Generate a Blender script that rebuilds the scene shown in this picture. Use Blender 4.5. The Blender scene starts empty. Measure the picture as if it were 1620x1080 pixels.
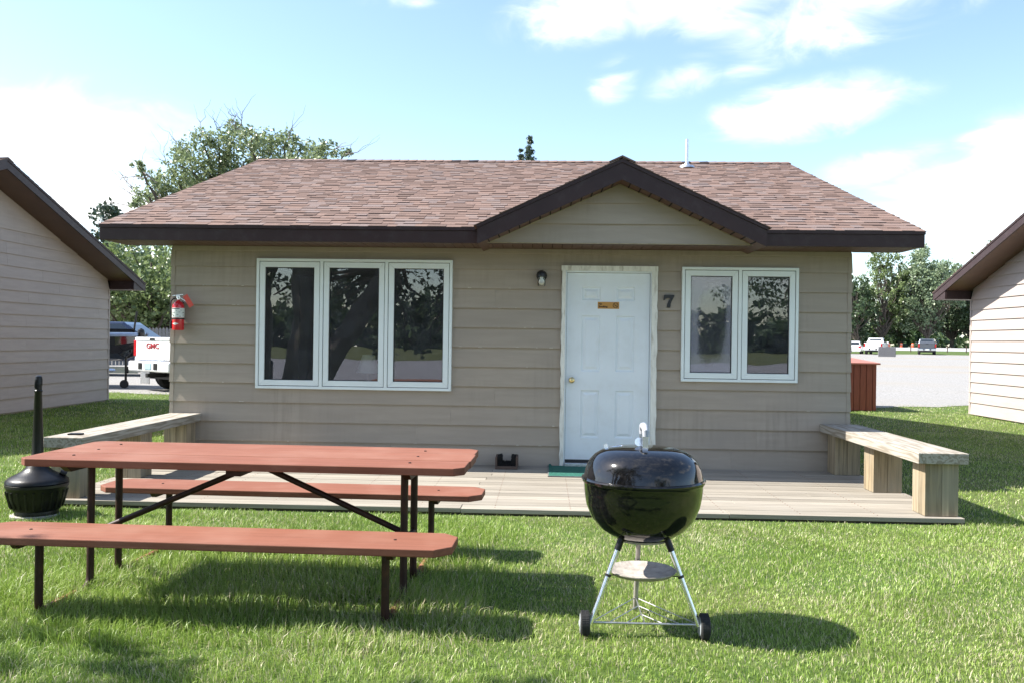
import bpy, bmesh, math, random
import numpy as np
from mathutils import Vector, Matrix, Euler

# ------------------------------------------------------------------ camera, sky, sun
SC = bpy.context.scene
COL = SC.collection
RAD = math.radians
YAW, ROLL = RAD(2.1), RAD(0.79)
CAM_AT = Vector((0.412, -9.43, 1.39))
cam_data = bpy.data.cameras.new("camera")
cam = bpy.data.objects.new("camera", cam_data)
COL.objects.link(cam)
cam_data.sensor_width = 36
cam_data.lens = 1379 / 1620 * 36
cam_data.clip_start = 0.05
cam_data.clip_end = 6000
cam.matrix_world = Matrix.Translation(CAM_AT) @ (Matrix.Rotation(YAW, 4, 'Z') @ Matrix.Rotation(math.pi / 2, 4, 'X') @ Matrix.Rotation(ROLL, 4, 'Z'))
SC.camera = cam
SC.view_settings.view_transform = 'Standard'
SC.view_settings.look = 'None'
SC.view_settings.gamma = 1
SC.view_settings.exposure = 1.37
SC.cycles.max_bounces = 8
SC.cycles.diffuse_bounces = 3
SC.cycles.glossy_bounces = 4
SC.cycles.transparent_max_bounces = 12
SC.cycles.caustics_reflective = False
SC.cycles.caustics_refractive = False

SUN_EL = RAD(46.5)
sun_to = Vector((-math.cos(SUN_EL), 0.0, math.sin(SUN_EL)))      # towards the sun: left, along the cabin front
sd = bpy.data.lights.new("sun", 'SUN')
sd.energy = 5.0
sd.angle = RAD(0.53)
sd.color = (1.0, 0.95, 0.87)
sun = bpy.data.objects.new("sun", sd)
COL.objects.link(sun)
sun.rotation_euler = sun_to.to_track_quat('Z', 'Y').to_euler()

world = bpy.data.worlds.new("World")
SC.world = world
world.use_nodes = True
SKY_STRENGTH = 0.118
R3 = (Matrix.Rotation(YAW, 3, 'Z') @ Matrix.Rotation(math.pi / 2, 3, 'X') @ Matrix.Rotation(ROLL, 3, 'Z'))


def direction(px, py):
    return (R3 @ Vector(((px - 810) / 1379, -(py - 540) / 1379, -1))).normalized()


def at(px, D, z=None, py=None):
    """survey: a point seen in the photo at column px, D metres along the view axis"""
    v = R3 @ Vector(((px - 810) / 1379, -((py if py is not None else 540) - 540) / 1379, -1)) * D
    p = CAM_AT + v
    if z is not None:
        p.z = z
    return p


def build_world():
    nt = world.node_tree
    nt.nodes.clear()
    N = nt.nodes.new
    L = nt.links.new
    out = N('ShaderNodeOutputWorld')
    bg = N('ShaderNodeBackground')
    bg.inputs[1].default_value = SKY_STRENGTH
    sky = N('ShaderNodeTexSky')
    sky.sky_type = 'NISHITA'
    sky.sun_disc = False
    sky.sun_elevation = SUN_EL
    sky.sun_rotation = RAD(-90)
    sky.air_density = 1.0
    sky.dust_density = 0.7
    sky.ozone_density = 1.4
    tc = N('ShaderNodeTexCoord')
    # noise that breaks the cloud edges
    mp = N('ShaderNodeMapping')
    mp.inputs['Scale'].default_value = (1, 1, 2.2)
    L(tc.outputs['Generated'], mp.inputs[0])
    nz = N('ShaderNodeTexNoise')
    nz.inputs['Scale'].default_value = 11
    nz.inputs['Detail'].default_value = 10
    nz.inputs['Roughness'].default_value = 0.55
    nz.inputs['Distortion'].default_value = 0.9
    L(mp.outputs[0], nz.inputs['Vector'])

    def math_node(op, a, b=None, c=None):
        m = N('ShaderNodeMath')
        m.operation = op
        for i, v in enumerate((a, b, c)):
            if v is None:
                continue
            if isinstance(v, (int, float)):
                m.inputs[i].default_value = v
            else:
                L(v, m.inputs[i])
        return m.outputs[0]

    def dot(vec):
        v = N('ShaderNodeVectorMath')
        v.operation = 'DOT_PRODUCT'
        L(tc.outputs['Generated'], v.inputs[0])
        v.inputs[1].default_value = vec
        return v.outputs['Value']

    blobs = [(910, 25, 150, 60, 8, 1.1), (1110, 0, 230, 70, 0, 1.2), (1340, 5, 230, 85, 14, 1.1), (1285, 172, 190, 58, 10, 1.3),
             (1560, 300, 210, 80, 12, 1.2), (1640, 245, 130, 80, 0, 1.1), (1395, 262, 120, 40, 14, 0.75), (972, 128, 60, 44, 35, 0.75), (1085, 122, 85, 40, 16, 0.7),
             (1195, 98, 80, 36, 20, 0.6), (60, 215, 250, 95, 0, 1.4), (120, 320, 280, 95, 0, 1.1), (640, 3, 110, 16, 0, 0.4), (1560, 372, 260, 50, 0, 0.7)]
    acc = None
    for px, py, rx, ry, ang, amp in blobs:
        c = direction(px, py)
        right = direction(px + 40, py) - direction(px - 40, py)
        right.normalize()
        up = c.cross(right) * -1
        up.normalize()
        if up.z < 0:
            up = -up
        a = RAD(ang)
        ux = right * math.cos(a) + up * math.sin(a)
        uy = up * math.cos(a) - right * math.sin(a)
        k = 1.0 / 1379
        du = math_node('MULTIPLY', math_node('SUBTRACT', dot(ux), c.dot(ux)), 1 / (rx * k))
        dv = math_node('MULTIPLY', math_node('SUBTRACT', dot(uy), c.dot(uy)), 1 / (ry * k))
        r2 = math_node('ADD', math_node('MULTIPLY', du, du), math_node('MULTIPLY', dv, dv))
        front = math_node('GREATER_THAN', dot(c), 0.2)
        b = math_node('MULTIPLY', math_node('SUBTRACT', 1.0, math_node('SQRT', r2)), amp)
        b = math_node('MULTIPLY', math_node('MAXIMUM', b, 0.0), front)
        acc = b if acc is None else math_node('MAXIMUM', acc, b)
    # scattered cumulus in the rest of the sky (seen in the reflections), cover enlarged to add fill light
    nb = N('ShaderNodeTexNoise')
    nb.inputs['Scale'].default_value = 2.6
    nb.inputs['Detail'].default_value = 6
    L(mp.outputs[0], nb.inputs['Vector'])
    fwd = R3 @ Vector((0, 0, -1))
    rest = math_node('MULTIPLY', math_node('MULTIPLY', math_node('SUBTRACT', nb.outputs['Fac'], 0.42), 3.2), math_node('LESS_THAN', dot(fwd), 0.45))
    acc = math_node('MAXIMUM', acc, rest)
    mr = N('ShaderNodeMapRange')
    mr.interpolation_type = 'SMOOTHSTEP'
    L(math_node('ADD', acc, math_node('MULTIPLY', math_node('SUBTRACT', nz.outputs['Fac'], 0.5), math_node('MULTIPLY', math_node('MINIMUM', math_node('MULTIPLY', acc, 3.5), 1.0), 1.9))), mr.inputs[0])
    mr.inputs[1].default_value = 0.0
    mr.inputs[2].default_value = 1.25
    mix = N('ShaderNodeMix')
    mix.data_type = 'RGBA'
    L(math_node('POWER', mr.outputs[0], 1.5), mix.inputs[0])
    L(sky.outputs[0], mix.inputs[6])
    mix.inputs[7].default_value = (5.6, 5.6, 5.6, 1)
    L(mix.outputs[2], bg.inputs[0])
    L(bg.outputs[0], out.inputs[0])


build_world()
rng = random.Random(7)
nrng = np.random.default_rng(7)


# ------------------------------------------------------------------ helpers
class MB:
    """collects shapes for ONE mesh object"""

    def __init__(self):
        self.v, self.f, self.a = [], [], []      # a: a random value per face (attribute 'rnd')

    def add(self, vs, fs, r=0.5):
        o = len(self.v)
        self.v += [tuple(x) for x in vs]
        for q in fs:
            self.f.append(tuple(o + i for i in q))
            self.a.append(r)
        return self

    def box(self, x0, x1, y0, y1, z0, z1, M=None, r=0.5):
        vs = [(x0, y0, z0), (x1, y0, z0), (x1, y1, z0), (x0, y1, z0), (x0, y0, z1), (x1, y0, z1), (x1, y1, z1), (x0, y1, z1)]
        if M is not None:
            vs = [M @ Vector(p) for p in vs]
        return self.add(vs, [(0, 3, 2, 1), (4, 5, 6, 7), (0, 1, 5, 4), (1, 2, 6, 5), (2, 3, 7, 6), (3, 0, 4, 7)], r)

    def hexa(self, b, t, r=0.5):
        """bottom quad, top quad"""
        return self.add(list(b) + list(t), [(3, 2, 1, 0), (4, 5, 6, 7), (0, 1, 5, 4), (1, 2, 6, 5), (2, 3, 7, 6), (3, 0, 4, 7)], r)

    def prism(self, poly, axis, a0, a1, M=None, r=0.5):
        """poly of 2-D points extruded along axis; for 'x': (y,z), 'y': (x,z), 'z': (x,y)"""
        def p3(p, a):
            q = {'x': (a, p[0], p[1]), 'y': (p[0], a, p[1]), 'z': (p[0], p[1], a)}[axis]
            return M @ Vector(q) if M is not None else q
        n = len(poly)
        vs = [p3(p, a0) for p in poly] + [p3(p, a1) for p in poly]
        fs = [tuple(range(n)), tuple(range(2 * n - 1, n - 1, -1))] + [(i, i + n, (i + 1) % n + n, (i + 1) % n) for i in range(n)]
        return self.add(vs, fs, r)

    def tube(self, pts, rad, n=10, cap=True, r=0.5):
        pts = [Vector(p) for p in pts]
        m = len(pts)
        rads = rad if isinstance(rad, (list, tuple)) else [rad] * m
        vs, fs = [], []
        prev = None
        for i, p in enumerate(pts):
            t = (pts[min(i + 1, m - 1)] - pts[max(i - 1, 0)])
            t = t.normalized() if t.length > 1e-9 else Vector((0, 0, 1))
            if prev is None:
                u = t.orthogonal().normalized()
            else:
                u = (prev - t * prev.dot(t))
                u = u.normalized() if u.length > 1e-6 else t.orthogonal().normalized()
            prev = u
            w = t.cross(u)
            for k in range(n):
                a = 2 * math.pi * k / n
                vs.append(p + (u * math.cos(a) + w * math.sin(a)) * rads[i])
        for i in range(m - 1):
            for k in range(n):
                k2 = (k + 1) % n
                fs.append((i * n + k, i * n + k2, (i + 1) * n + k2, (i + 1) * n + k))
        if cap:
            fs.append(tuple(range(n - 1, -1, -1)))
            fs.append(tuple((m - 1) * n + k for k in range(n)))
        return self.add(vs, fs, r)

    def lathe(self, prof, n=32, c=(0, 0, 0), sx=1, sy=1, r=0.5, M=None):
        vs, fs = [], []
        for (q, z) in prof:
            for k in range(n):
                a = 2 * math.pi * k / n
                p = Vector((c[0] + q * math.cos(a) * sx, c[1] + q * math.sin(a) * sy, c[2] + z))
                vs.append(M @ p if M is not None else p)
        for i in range(len(prof) - 1):
            for k in range(n):
                k2 = (k + 1) % n
                fs.append((i * n + k, i * n + k2, (i + 1) * n + k2, (i + 1) * n + k))
        fs.append(tuple(range(n - 1, -1, -1)))
        fs.append(tuple((len(prof) - 1) * n + k for k in range(n)))
        return self.add(vs, fs, r)

    def build(self, name, m, parent=None, smooth=False, bevel=0, seg=2, subsurf=0, recalc=True):
        me = bpy.data.meshes.new(name)
        me.from_pydata(self.v, [], self.f)
        me.attributes.new('rnd', 'FLOAT', 'FACE').data.foreach_set('value', self.a)
        if recalc:
            bm = bmesh.new()
            bm.from_mesh(me)
            bmesh.ops.recalc_face_normals(bm, faces=bm.faces)
            bm.to_mesh(me)
            bm.free()
        o = bpy.data.objects.new(name, me)
        COL.objects.link(o)
        if m is not None:
            me.materials.append(m)
        if parent is not None:
            o.parent = parent
        if smooth:
            me.polygons.foreach_set('use_smooth', [True] * len(me.polygons))
            me.set_sharp_from_angle(angle=RAD(38))
        if bevel:
            b = o.modifiers.new('bevel', 'BEVEL')
            b.width = bevel
            b.segments = seg
            b.limit_method = 'ANGLE'
            b.angle_limit = RAD(40)
            b.harden_normals = False
        if subsurf:
            s = o.modifiers.new('sub', 'SUBSURF')
            s.levels = s.render_levels = subsurf
        return o


def tag(o, label=None, cat=None, group=None, kind=None):
    for k, v in (('label', label), ('category', cat), ('group', group), ('kind', kind)):
        if v:
            o[k] = v
    return o


def empty(name, loc=(0, 0, 0), rz=0.0):
    o = bpy.data.objects.new(name, None)
    COL.objects.link(o)
    o.location = loc
    o.rotation_euler = (0, 0, rz)
    o.empty_display_size = 0.2
    return o


def thing(name, label, cat, loc=(0, 0, 0), rz=0.0, group=None):
    return tag(empty(name, loc, rz), label, cat, group)


def copy_tree(o, parent=None):
    c = o.copy()
    COL.objects.link(c)
    c.parent = parent
    for ch in list(o.children):
        copy_tree(ch, c)
    return c


# ------------------------------------------------------------------ materials
def material(name):
    m = bpy.data.materials.new(name)
    m.use_nodes = True
    nt = m.node_tree
    return m, nt, nt.nodes['Principled BSDF'], nt.nodes.new, nt.links.new


def ramp(N, stops):
    r = N('ShaderNodeValToRGB')
    e = r.color_ramp.elements
    e[0].position, e[0].color = stops[0][0], (*stops[0][1], 1)
    e[1].position, e[1].color = stops[-1][0], (*stops[-1][1], 1)
    for p, c in stops[1:-1]:
        e.new(p).color = (*c, 1)
    return r


def pmat(name, col, rough=0.5, metal=0.0, var=0.12, scale=8.0, bump=0.0, bscale=60.0, stretch=(1, 1, 1), coat=0.0, spec=0.5, rvar=0.0, dirt=None, dirt_amt=0.0, dirt_scale=3.0):
    """base colour broken up by noise, optional bump, optional patches of a dirt colour"""
    m, nt, b, N, L = material(name)
    tc = N('ShaderNodeTexCoord')
    mp = N('ShaderNodeMapping')
    mp.inputs['Scale'].default_value = stretch
    L(tc.outputs['Object'], mp.inputs[0])
    nz = N('ShaderNodeTexNoise')
    nz.inputs['Scale'].default_value = scale
    nz.inputs['Detail'].default_value = 6
    L(mp.outputs[0], nz.inputs['Vector'])
    lo = tuple(c * (1 - var) for c in col)
    hi = tuple(min(1, c * (1 + var)) for c in col)
    rp = ramp(N, [(0.3, lo), (0.7, hi)])
    L(nz.outputs['Fac'], rp.inputs[0])
    src = rp.outputs[0]
    if dirt is not None:
        n2 = N('ShaderNodeTexNoise')
        n2.inputs['Scale'].default_value = dirt_scale
        n2.inputs['Detail'].default_value = 9
        n2.inputs['Roughness'].default_value = 0.65
        L(mp.outputs[0], n2.inputs['Vector'])
        r2 = ramp(N, [(0.5, (0, 0, 0)), (0.72, (dirt_amt,) * 3)])
        L(n2.outputs['Fac'], r2.inputs[0])
        mx = N('ShaderNodeMix')
        mx.data_type = 'RGBA'
        L(r2.outputs[0], mx.inputs[0])
        L(src, mx.inputs[6])
        mx.inputs[7].default_value = (*dirt, 1)
        src = mx.outputs[2]
    L(src, b.inputs['Base Color'])
    b.inputs['Roughness'].default_value = rough
    if rvar:
        rr = ramp(N, [(0.3, (max(0, rough - rvar),) * 3), (0.7, (min(1, rough + rvar),) * 3)])
        L(nz.outputs['Fac'], rr.inputs[0])
        L(rr.outputs[0], b.inputs['Roughness'])
    b.inputs['Metallic'].default_value = metal
    b.inputs['Specular IOR Level'].default_value = spec
    b.inputs['Coat Weight'].default_value = coat
    b.inputs['Coat Roughness'].default_value = 0.05
    if bump:
        nb = N('ShaderNodeTexNoise')
        nb.inputs['Scale'].default_value = bscale
        nb.inputs['Detail'].default_value = 5
        L(mp.outputs[0], nb.inputs['Vector'])
        bp = N('ShaderNodeBump')
        bp.inputs['Strength'].default_value = bump
        bp.inputs['Distance'].default_value = 0.01
        L(nb.outputs['Fac'], bp.inputs['Height'])
        L(bp.outputs[0], b.inputs['Normal'])
    return m


def rnd_mat(name, stops, rough=0.85, noise_scale=(30, 30, 30), noise_amt=0.3, bump=0.0, rvals=None, spec=0.3, translucent=0.0, patch=None, streak=0.0):
    """colour from the per-face value 'rnd' through a ramp, multiplied by noise"""
    m, nt, b, N, L = material(name)
    at_ = N('ShaderNodeAttribute')
    at_.attribute_name = 'rnd'
    rp = ramp(N, stops)
    L(at_.outputs['Fac'], rp.inputs[0])
    tc = N('ShaderNodeTexCoord')
    ad = N('ShaderNodeVectorMath')
    ad.operation = 'ADD'
    cb = N('ShaderNodeCombineXYZ')
    for i in range(3):
        mm = N('ShaderNodeMath')
        mm.operation = 'MULTIPLY'
        mm.inputs[1].default_value = (13.7, 7.3, 21.1)[i]
        L(at_.outputs['Fac'], mm.inputs[0])
        L(mm.outputs[0], cb.inputs[i])
    L(tc.outputs['Object'], ad.inputs[0])
    L(cb.outputs[0], ad.inputs[1])
    mp = N('ShaderNodeMapping')
    mp.inputs['Scale'].default_value = noise_scale
    L(ad.outputs[0], mp.inputs[0])
    nz = N('ShaderNodeTexNoise')
    nz.inputs['Scale'].default_value = 1
    nz.inputs['Detail'].default_value = 7
    nz.inputs['Roughness'].default_value = 0.62
    nz.inputs['Distortion'].default_value = 0.4
    L(mp.outputs[0], nz.inputs['Vector'])
    r2 = ramp(N, [(0.32, (1 - noise_amt,) * 3), (0.68, (1 + noise_amt * 0.5,) * 3)])
    L(nz.outputs['Fac'], r2.inputs[0])
    mx = N('ShaderNodeMix')
    mx.data_type = 'RGBA'
    mx.blend_type = 'MULTIPLY'
    mx.inputs[0].default_value = 1
    L(rp.outputs[0], mx.inputs[6])
    L(r2.outputs[0], mx.inputs[7])
    src = mx.outputs[2]
    if patch:
        n3 = N('ShaderNodeTexNoise')
        n3.inputs['Scale'].default_value = patch[1]
        n3.inputs['Detail'].default_value = 5
        L(tc.outputs['Object'], n3.inputs['Vector'])
        r3 = ramp(N, [(0.45, (0, 0, 0)), (0.7, (patch[2],) * 3)])
        L(n3.outputs['Fac'], r3.inputs[0])
        m3 = N('ShaderNodeMix')
        m3.data_type = 'RGBA'
        L(r3.outputs[0], m3.inputs[0])
        L(src, m3.inputs[6])
        m3.inputs[7].default_value = (*patch[0], 1)
        src = m3.outputs[2]
    if streak:                                               # rain streaks and grime running down, in places
        ms_ = N('ShaderNodeMapping')
        ms_.inputs['Scale'].default_value = (26, 26, 0.7)
        L(tc.outputs['Object'], ms_.inputs[0])
        n4 = N('ShaderNodeTexNoise')
        n4.inputs['Scale'].default_value = 1
        n4.inputs['Detail'].default_value = 3
        L(ms_.outputs[0], n4.inputs['Vector'])
        n5 = N('ShaderNodeTexNoise')
        n5.inputs['Scale'].default_value = 1.1
        n5.inputs['Detail'].default_value = 3
        L(tc.outputs['Object'], n5.inputs['Vector'])
        r4 = ramp(N, [(0.42, (0, 0, 0)), (0.7, (1, 1, 1))])
        L(n4.outputs['Fac'], r4.inputs[0])
        r5 = ramp(N, [(0.5, (0, 0, 0)), (0.66, (1, 1, 1))])
        L(n5.outputs['Fac'], r5.inputs[0])
        k4 = N('ShaderNodeMath')
        k4.operation = 'MULTIPLY'
        L(r4.outputs[0], k4.inputs[0])
        L(r5.outputs[0], k4.inputs[1])
        k5 = N('ShaderNodeMath')
        k5.operation = 'MULTIPLY'
        L(k4.outputs[0], k5.inputs[0])
        k5.inputs[1].default_value = streak
        m4 = N('ShaderNodeMix')
        m4.data_type = 'RGBA'
        L(k5.outputs[0], m4.inputs[0])
        L(src, m4.inputs[6])
        m4.inputs[7].default_value = (0.06, 0.055, 0.05, 1)
        src = m4.outputs[2]
    L(src, b.inputs['Base Color'])
    b.inputs['Roughness'].default_value = rough
    b.inputs['Specular IOR Level'].default_value = spec
    if bump:
        bp = N('ShaderNodeBump')
        bp.inputs['Strength'].default_value = bump
        bp.inputs['Distance'].default_value = 0.006
        L(nz.outputs['Fac'], bp.inputs['Height'])
        L(bp.outputs[0], b.inputs['Normal'])
    if translucent:
        out = nt.nodes['Material Output']
        tr = N('ShaderNodeBsdfTranslucent')
        L(src, tr.inputs[0])
        ms = N('ShaderNodeMixShader')
        ms.inputs[0].default_value = translucent
        L(b.outputs[0], ms.inputs[1])
        L(tr.outputs[0], ms.inputs[2])
        L(ms.outputs[0], out.inputs[0])
    return m


def glass_mat(name, tint=(1, 1, 1), refl=2.6, fog=False, dust_haze=0.035):
    m, nt, b, N, L = material(name)
    nt.nodes.remove(b)
    out = nt.nodes['Material Output']
    fr = N('ShaderNodeFresnel')
    fr.inputs[0].default_value = 1.5
    mu = N('ShaderNodeMath')
    mu.operation = 'MULTIPLY'
    mu.use_clamp = True
    mu.inputs[1].default_value = refl
    L(fr.outputs[0], mu.inputs[0])
    tr = N('ShaderNodeBsdfTransparent')
    tr.inputs[0].default_value = (*tint, 1)
    gl = N('ShaderNodeBsdfGlossy')
    gl.inputs['Roughness'].default_value = 0.0
    # panes are never quite flat
    tc = N('ShaderNodeTexCoord')
    nz = N('ShaderNodeTexNoise')
    nz.inputs['Scale'].default_value = 2.2
    nz.inputs['Detail'].default_value = 1
    L(tc.outputs['Object'], nz.inputs['Vector'])
    bp = N('ShaderNodeBump')
    bp.inputs['Strength'].default_value = 0.05
    bp.inputs['Distance'].default_value = 0.02
    L(nz.outputs['Fac'], bp.inputs['Height'])
    L(bp.outputs[0], gl.inputs['Normal'])
    ms = N('ShaderNodeMixShader')
    L(mu.outputs[0], ms.inputs[0])
    L(tr.outputs[0], ms.inputs[1])
    L(gl.outputs[0], ms.inputs[2])
    dn = N('ShaderNodeTexNoise')
    dn.inputs['Scale'].default_value = 7
    dn.inputs['Detail'].default_value = 6
    L(tc.outputs['Object'], dn.inputs['Vector'])
    dr_ = ramp(N, [(0.3, (dust_haze * 0.5,) * 3), (0.75, (dust_haze * 1.6,) * 3)])
    L(dn.outputs['Fac'], dr_.inputs[0])
    dd = N('ShaderNodeBsdfDiffuse')
    dd.inputs[0].default_value = (0.55, 0.58, 0.66, 1)  # dust film tinted bluish, a painted haze that lifts the black of the panes
    md = N('ShaderNodeMixShader')
    L(dr_.outputs[0], md.inputs[0])
    L(ms.outputs[0], md.inputs[1])
    L(dd.outputs[0], md.inputs[2])
    res = md.outputs[0]
    if fog:
        # a failed seal: condensation between the panes, clear towards the lower middle, speckled edge
        sep = N('ShaderNodeSeparateXYZ')
        L(tc.outputs['Generated'], sep.inputs[0])

        def mth(op, a, c=None):
            k = N('ShaderNodeMath')
            k.operation = op
            for i, v in enumerate((a, c)):
                if v is None:
                    continue
                if isinstance(v, (int, float)):
                    k.inputs[i].default_value = v
                else:
                    L(v, k.inputs[i])
            return k.outputs[0]
        dx = mth('MULTIPLY', mth('ABSOLUTE', mth('SUBTRACT', sep.outputs['X'], 0.53)), 2.75)
        dz = mth('MULTIPLY', mth('ABSOLUTE', mth('SUBTRACT', sep.outputs['Z'], 0.50)), 2.35)
        sp = N('ShaderNodeTexNoise')
        sp.inputs['Scale'].default_value = 90
        sp.inputs['Detail'].default_value = 2
        L(tc.outputs['Object'], sp.inputs['Vector'])
        lo = N('ShaderNodeTexNoise')
        lo.inputs['Scale'].default_value = 5
        lo.inputs['Detail'].default_value = 3
        L(tc.outputs['Object'], lo.inputs['Vector'])
        d = mth('POWER', mth('ADD', mth('POWER', dx, 3.0), mth('POWER', dz, 3.0)), 0.333)
        d = mth('ADD', d, mth('MULTIPLY', mth('SUBTRACT', sp.outputs['Fac'], 0.5), 1.1))
        d = mth('ADD', d, mth('MULTIPLY', mth('SUBTRACT', lo.outputs['Fac'], 0.5), 0.5))
        rp = ramp(N, [(0.9, (0.03,) * 3), (1.02, (0.27,) * 3)])
        L(d, rp.inputs[0])
        df = N('ShaderNodeBsdfDiffuse')
        df.inputs[0].default_value = (0.60, 0.60, 0.72, 1)
        m2 = N('ShaderNodeMixShader')
        L(rp.outputs[0], m2.inputs[0])
        L(res, m2.inputs[1])
        L(df.outputs[0], m2.inputs[2])
        res = m2.outputs[0]
    L(res, out.inputs[0])
    return m


MAT = {}
MAT['siding'] = rnd_mat('taupe_siding', [(0, (0.348, 0.294, 0.238)), (1, (0.364, 0.309, 0.251))], rough=0.6, noise_scale=(1.6, 1.6, 14), noise_amt=0.10, bump=0.05, spec=0.4, patch=((0.31, 0.268, 0.224), 1.4, 0.6), streak=0.18)
MAT['siding_pale'] = rnd_mat('grey_siding', [(0, (0.385, 0.330, 0.300)), (1, (0.405, 0.350, 0.320))], rough=0.6, noise_scale=(1.6, 1.6, 14), noise_amt=0.10, bump=0.05, spec=0.4, patch=((0.35, 0.305, 0.28), 1.2, 0.4), streak=0.08)
MAT['brown_metal'] = pmat('brown_fascia', (0.036, 0.0195, 0.020), rough=0.45, var=0.12, scale=3, bump=0.03, bscale=20, spec=0.3, dirt=(0.12, 0.11, 0.11), dirt_amt=0.15, dirt_scale=9)
MAT['brown_soffit'] = pmat('brown_soffit', (0.11, 0.058, 0.043), rough=0.5, var=0.1, scale=4)
MAT['groove'] = pmat('dark_groove', (0.012, 0.009, 0.008), rough=0.9)
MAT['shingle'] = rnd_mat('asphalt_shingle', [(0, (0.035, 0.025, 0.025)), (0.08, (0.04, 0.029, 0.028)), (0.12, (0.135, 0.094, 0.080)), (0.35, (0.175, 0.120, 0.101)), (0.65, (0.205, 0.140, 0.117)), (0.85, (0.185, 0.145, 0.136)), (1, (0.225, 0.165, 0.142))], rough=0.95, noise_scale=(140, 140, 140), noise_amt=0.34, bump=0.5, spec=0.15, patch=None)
MAT['concrete'] = pmat('foundation_concrete', (0.42, 0.39, 0.36), rough=0.9, var=0.2, scale=6, bump=0.3, dirt=(0.2, 0.18, 0.14), dirt_amt=0.5)
MAT['white_frame'] = pmat('white_window_frame', (0.74, 0.80, 0.80), rough=0.4, var=0.04, scale=3)
MAT['white_door'] = pmat('white_door_paint', (0.74, 0.79, 0.83), rough=0.4, var=0.04, scale=2.5, dirt=(0.5, 0.5, 0.46), dirt_amt=0.2, dirt_scale=4)
MAT['peeling'] = pmat('peeling_white_paint', (0.74, 0.73, 0.67), rough=0.65, var=0.08, scale=14, bump=0.35, bscale=40, stretch=(2.2, 2.2, 0.5), dirt=(0.3, 0.26, 0.2), dirt_amt=0.75, dirt_scale=9)
MAT['gasket'] = pmat('black_gasket', (0.02, 0.02, 0.022), rough=0.6)
MAT['glass'] = glass_mat('window_glass')
MAT['glass_fog'] = glass_mat('fogged_window_glass', fog=True)
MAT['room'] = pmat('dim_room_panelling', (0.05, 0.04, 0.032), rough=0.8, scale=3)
MAT['brass'] = pmat('brass', (0.75, 0.58, 0.28), rough=0.22, metal=1, var=0.1)
MAT['steel'] = pmat('galvanised_steel', (0.72, 0.73, 0.76), rough=0.35, metal=1, var=0.12, scale=30)
MAT['chrome'] = pmat('polished_aluminium', (0.80, 0.81, 0.84), rough=0.25, metal=1, var=0.06, scale=40)
MAT['wire'] = pmat('dull_wire', (0.5, 0.5, 0.5), rough=0.4, metal=0.9, var=0.2, scale=60)
MAT['black_paint'] = pmat('black_paint', (0.012, 0.012, 0.013), rough=0.4, var=0.2)
MAT['black_plastic'] = pmat('black_plastic', (0.007, 0.007, 0.008), rough=0.36, var=0.25, scale=20, bump=0.06, bscale=90, spec=0.35, dirt=(0.025, 0.023, 0.021), dirt_amt=0.25, dirt_scale=7)
MAT['enamel'] = pmat('black_enamel', (0.005, 0.005, 0.006), rough=0.075, var=0.3, scale=5, coat=0.25, spec=0.5, dirt=(0.10, 0.09, 0.08), dirt_amt=0.12, dirt_scale=60)
MAT['ash'] = pmat('ash_metal', (0.36, 0.325, 0.29), rough=0.85, var=0.25, scale=22, bump=0.5, bscale=60, dirt=(0.2, 0.18, 0.165), dirt_amt=0.6, dirt_scale=14)
MAT['ash_steel'] = pmat('stained_aluminium', (0.40, 0.37, 0.34), rough=0.5, metal=0.35, var=0.2, scale=14)
MAT['tyre'] = pmat('tyre_rubber', (0.02, 0.02, 0.021), rough=0.8, var=0.2)
MAT['grey_plastic'] = pmat('grey_handle_plastic', (0.36, 0.38, 0.42), rough=0.5, var=0.06)
MAT['red_boards'] = rnd_mat('red_stained_boards', [(0, (0.195, 0.074, 0.047)), (1, (0.235, 0.097, 0.064))], rough=0.72, noise_scale=(1.6, 40, 40), noise_amt=0.20, bump=0.25, spec=0.22, patch=((0.27, 0.138, 0.100), 3.4, 0.5))
MAT['pipe'] = pmat('dark_brown_pipe', (0.032, 0.014, 0.011), rough=0.5, var=0.25, scale=14, spec=0.3, dirt=(0.10, 0.038, 0.02), dirt_amt=0.5, dirt_scale=9)
MAT['rust'] = pmat('rusty_pipe', (0.22, 0.085, 0.045), rough=0.8, var=0.35, scale=30, bump=0.3)
MAT['deck'] = rnd_mat('weathered_deck', [(0, (0.205, 0.184, 0.152)), (0.5, (0.275, 0.248, 0.207)), (1, (0.335, 0.304, 0.256))], rough=0.85, noise_scale=(1.3, 55, 55), noise_amt=0.36, bump=0.5, spec=0.2, patch=((0.27, 0.25, 0.22), 1.6, 0.35))
MAT['grey_wood'] = rnd_mat('weathered_bench_plank', [(0, (0.36, 0.34, 0.31)), (1, (0.47, 0.44, 0.40))], rough=0.85, noise_scale=(40, 1.5, 40), noise_amt=0.35, bump=0.5, spec=0.2)
MAT['post_wood'] = rnd_mat('pine_post', [(0, (0.285, 0.225, 0.145)), (1, (0.35, 0.288, 0.20))], rough=0.75, noise_scale=(36, 36, 1.6), noise_amt=0.5, bump=0.3, spec=0.25, patch=((0.26, 0.24, 0.19), 2.5, 0.7))
MAT['dark_gap'] = pmat('shadow_joist', (0.05, 0.04, 0.03), rough=0.9)
MAT['mat_green'] = pmat('green_turf_mat', (0.014, 0.115, 0.085), rough=0.95, var=0.4, scale=160, bump=0.8, bscale=220)
MAT['bristle'] = pmat('black_bristle', (0.012, 0.012, 0.012), rough=0.9, bump=1.0, bscale=200)
MAT['brown_board'] = pmat('brown_boards', (0.09, 0.06, 0.045), rough=0.8, var=0.25, scale=20, stretch=(1, 8, 8))
MAT['red_paint'] = pmat('red_cylinder', (0.55, 0.012, 0.02), rough=0.22, var=0.06, coat=0.4)
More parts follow.
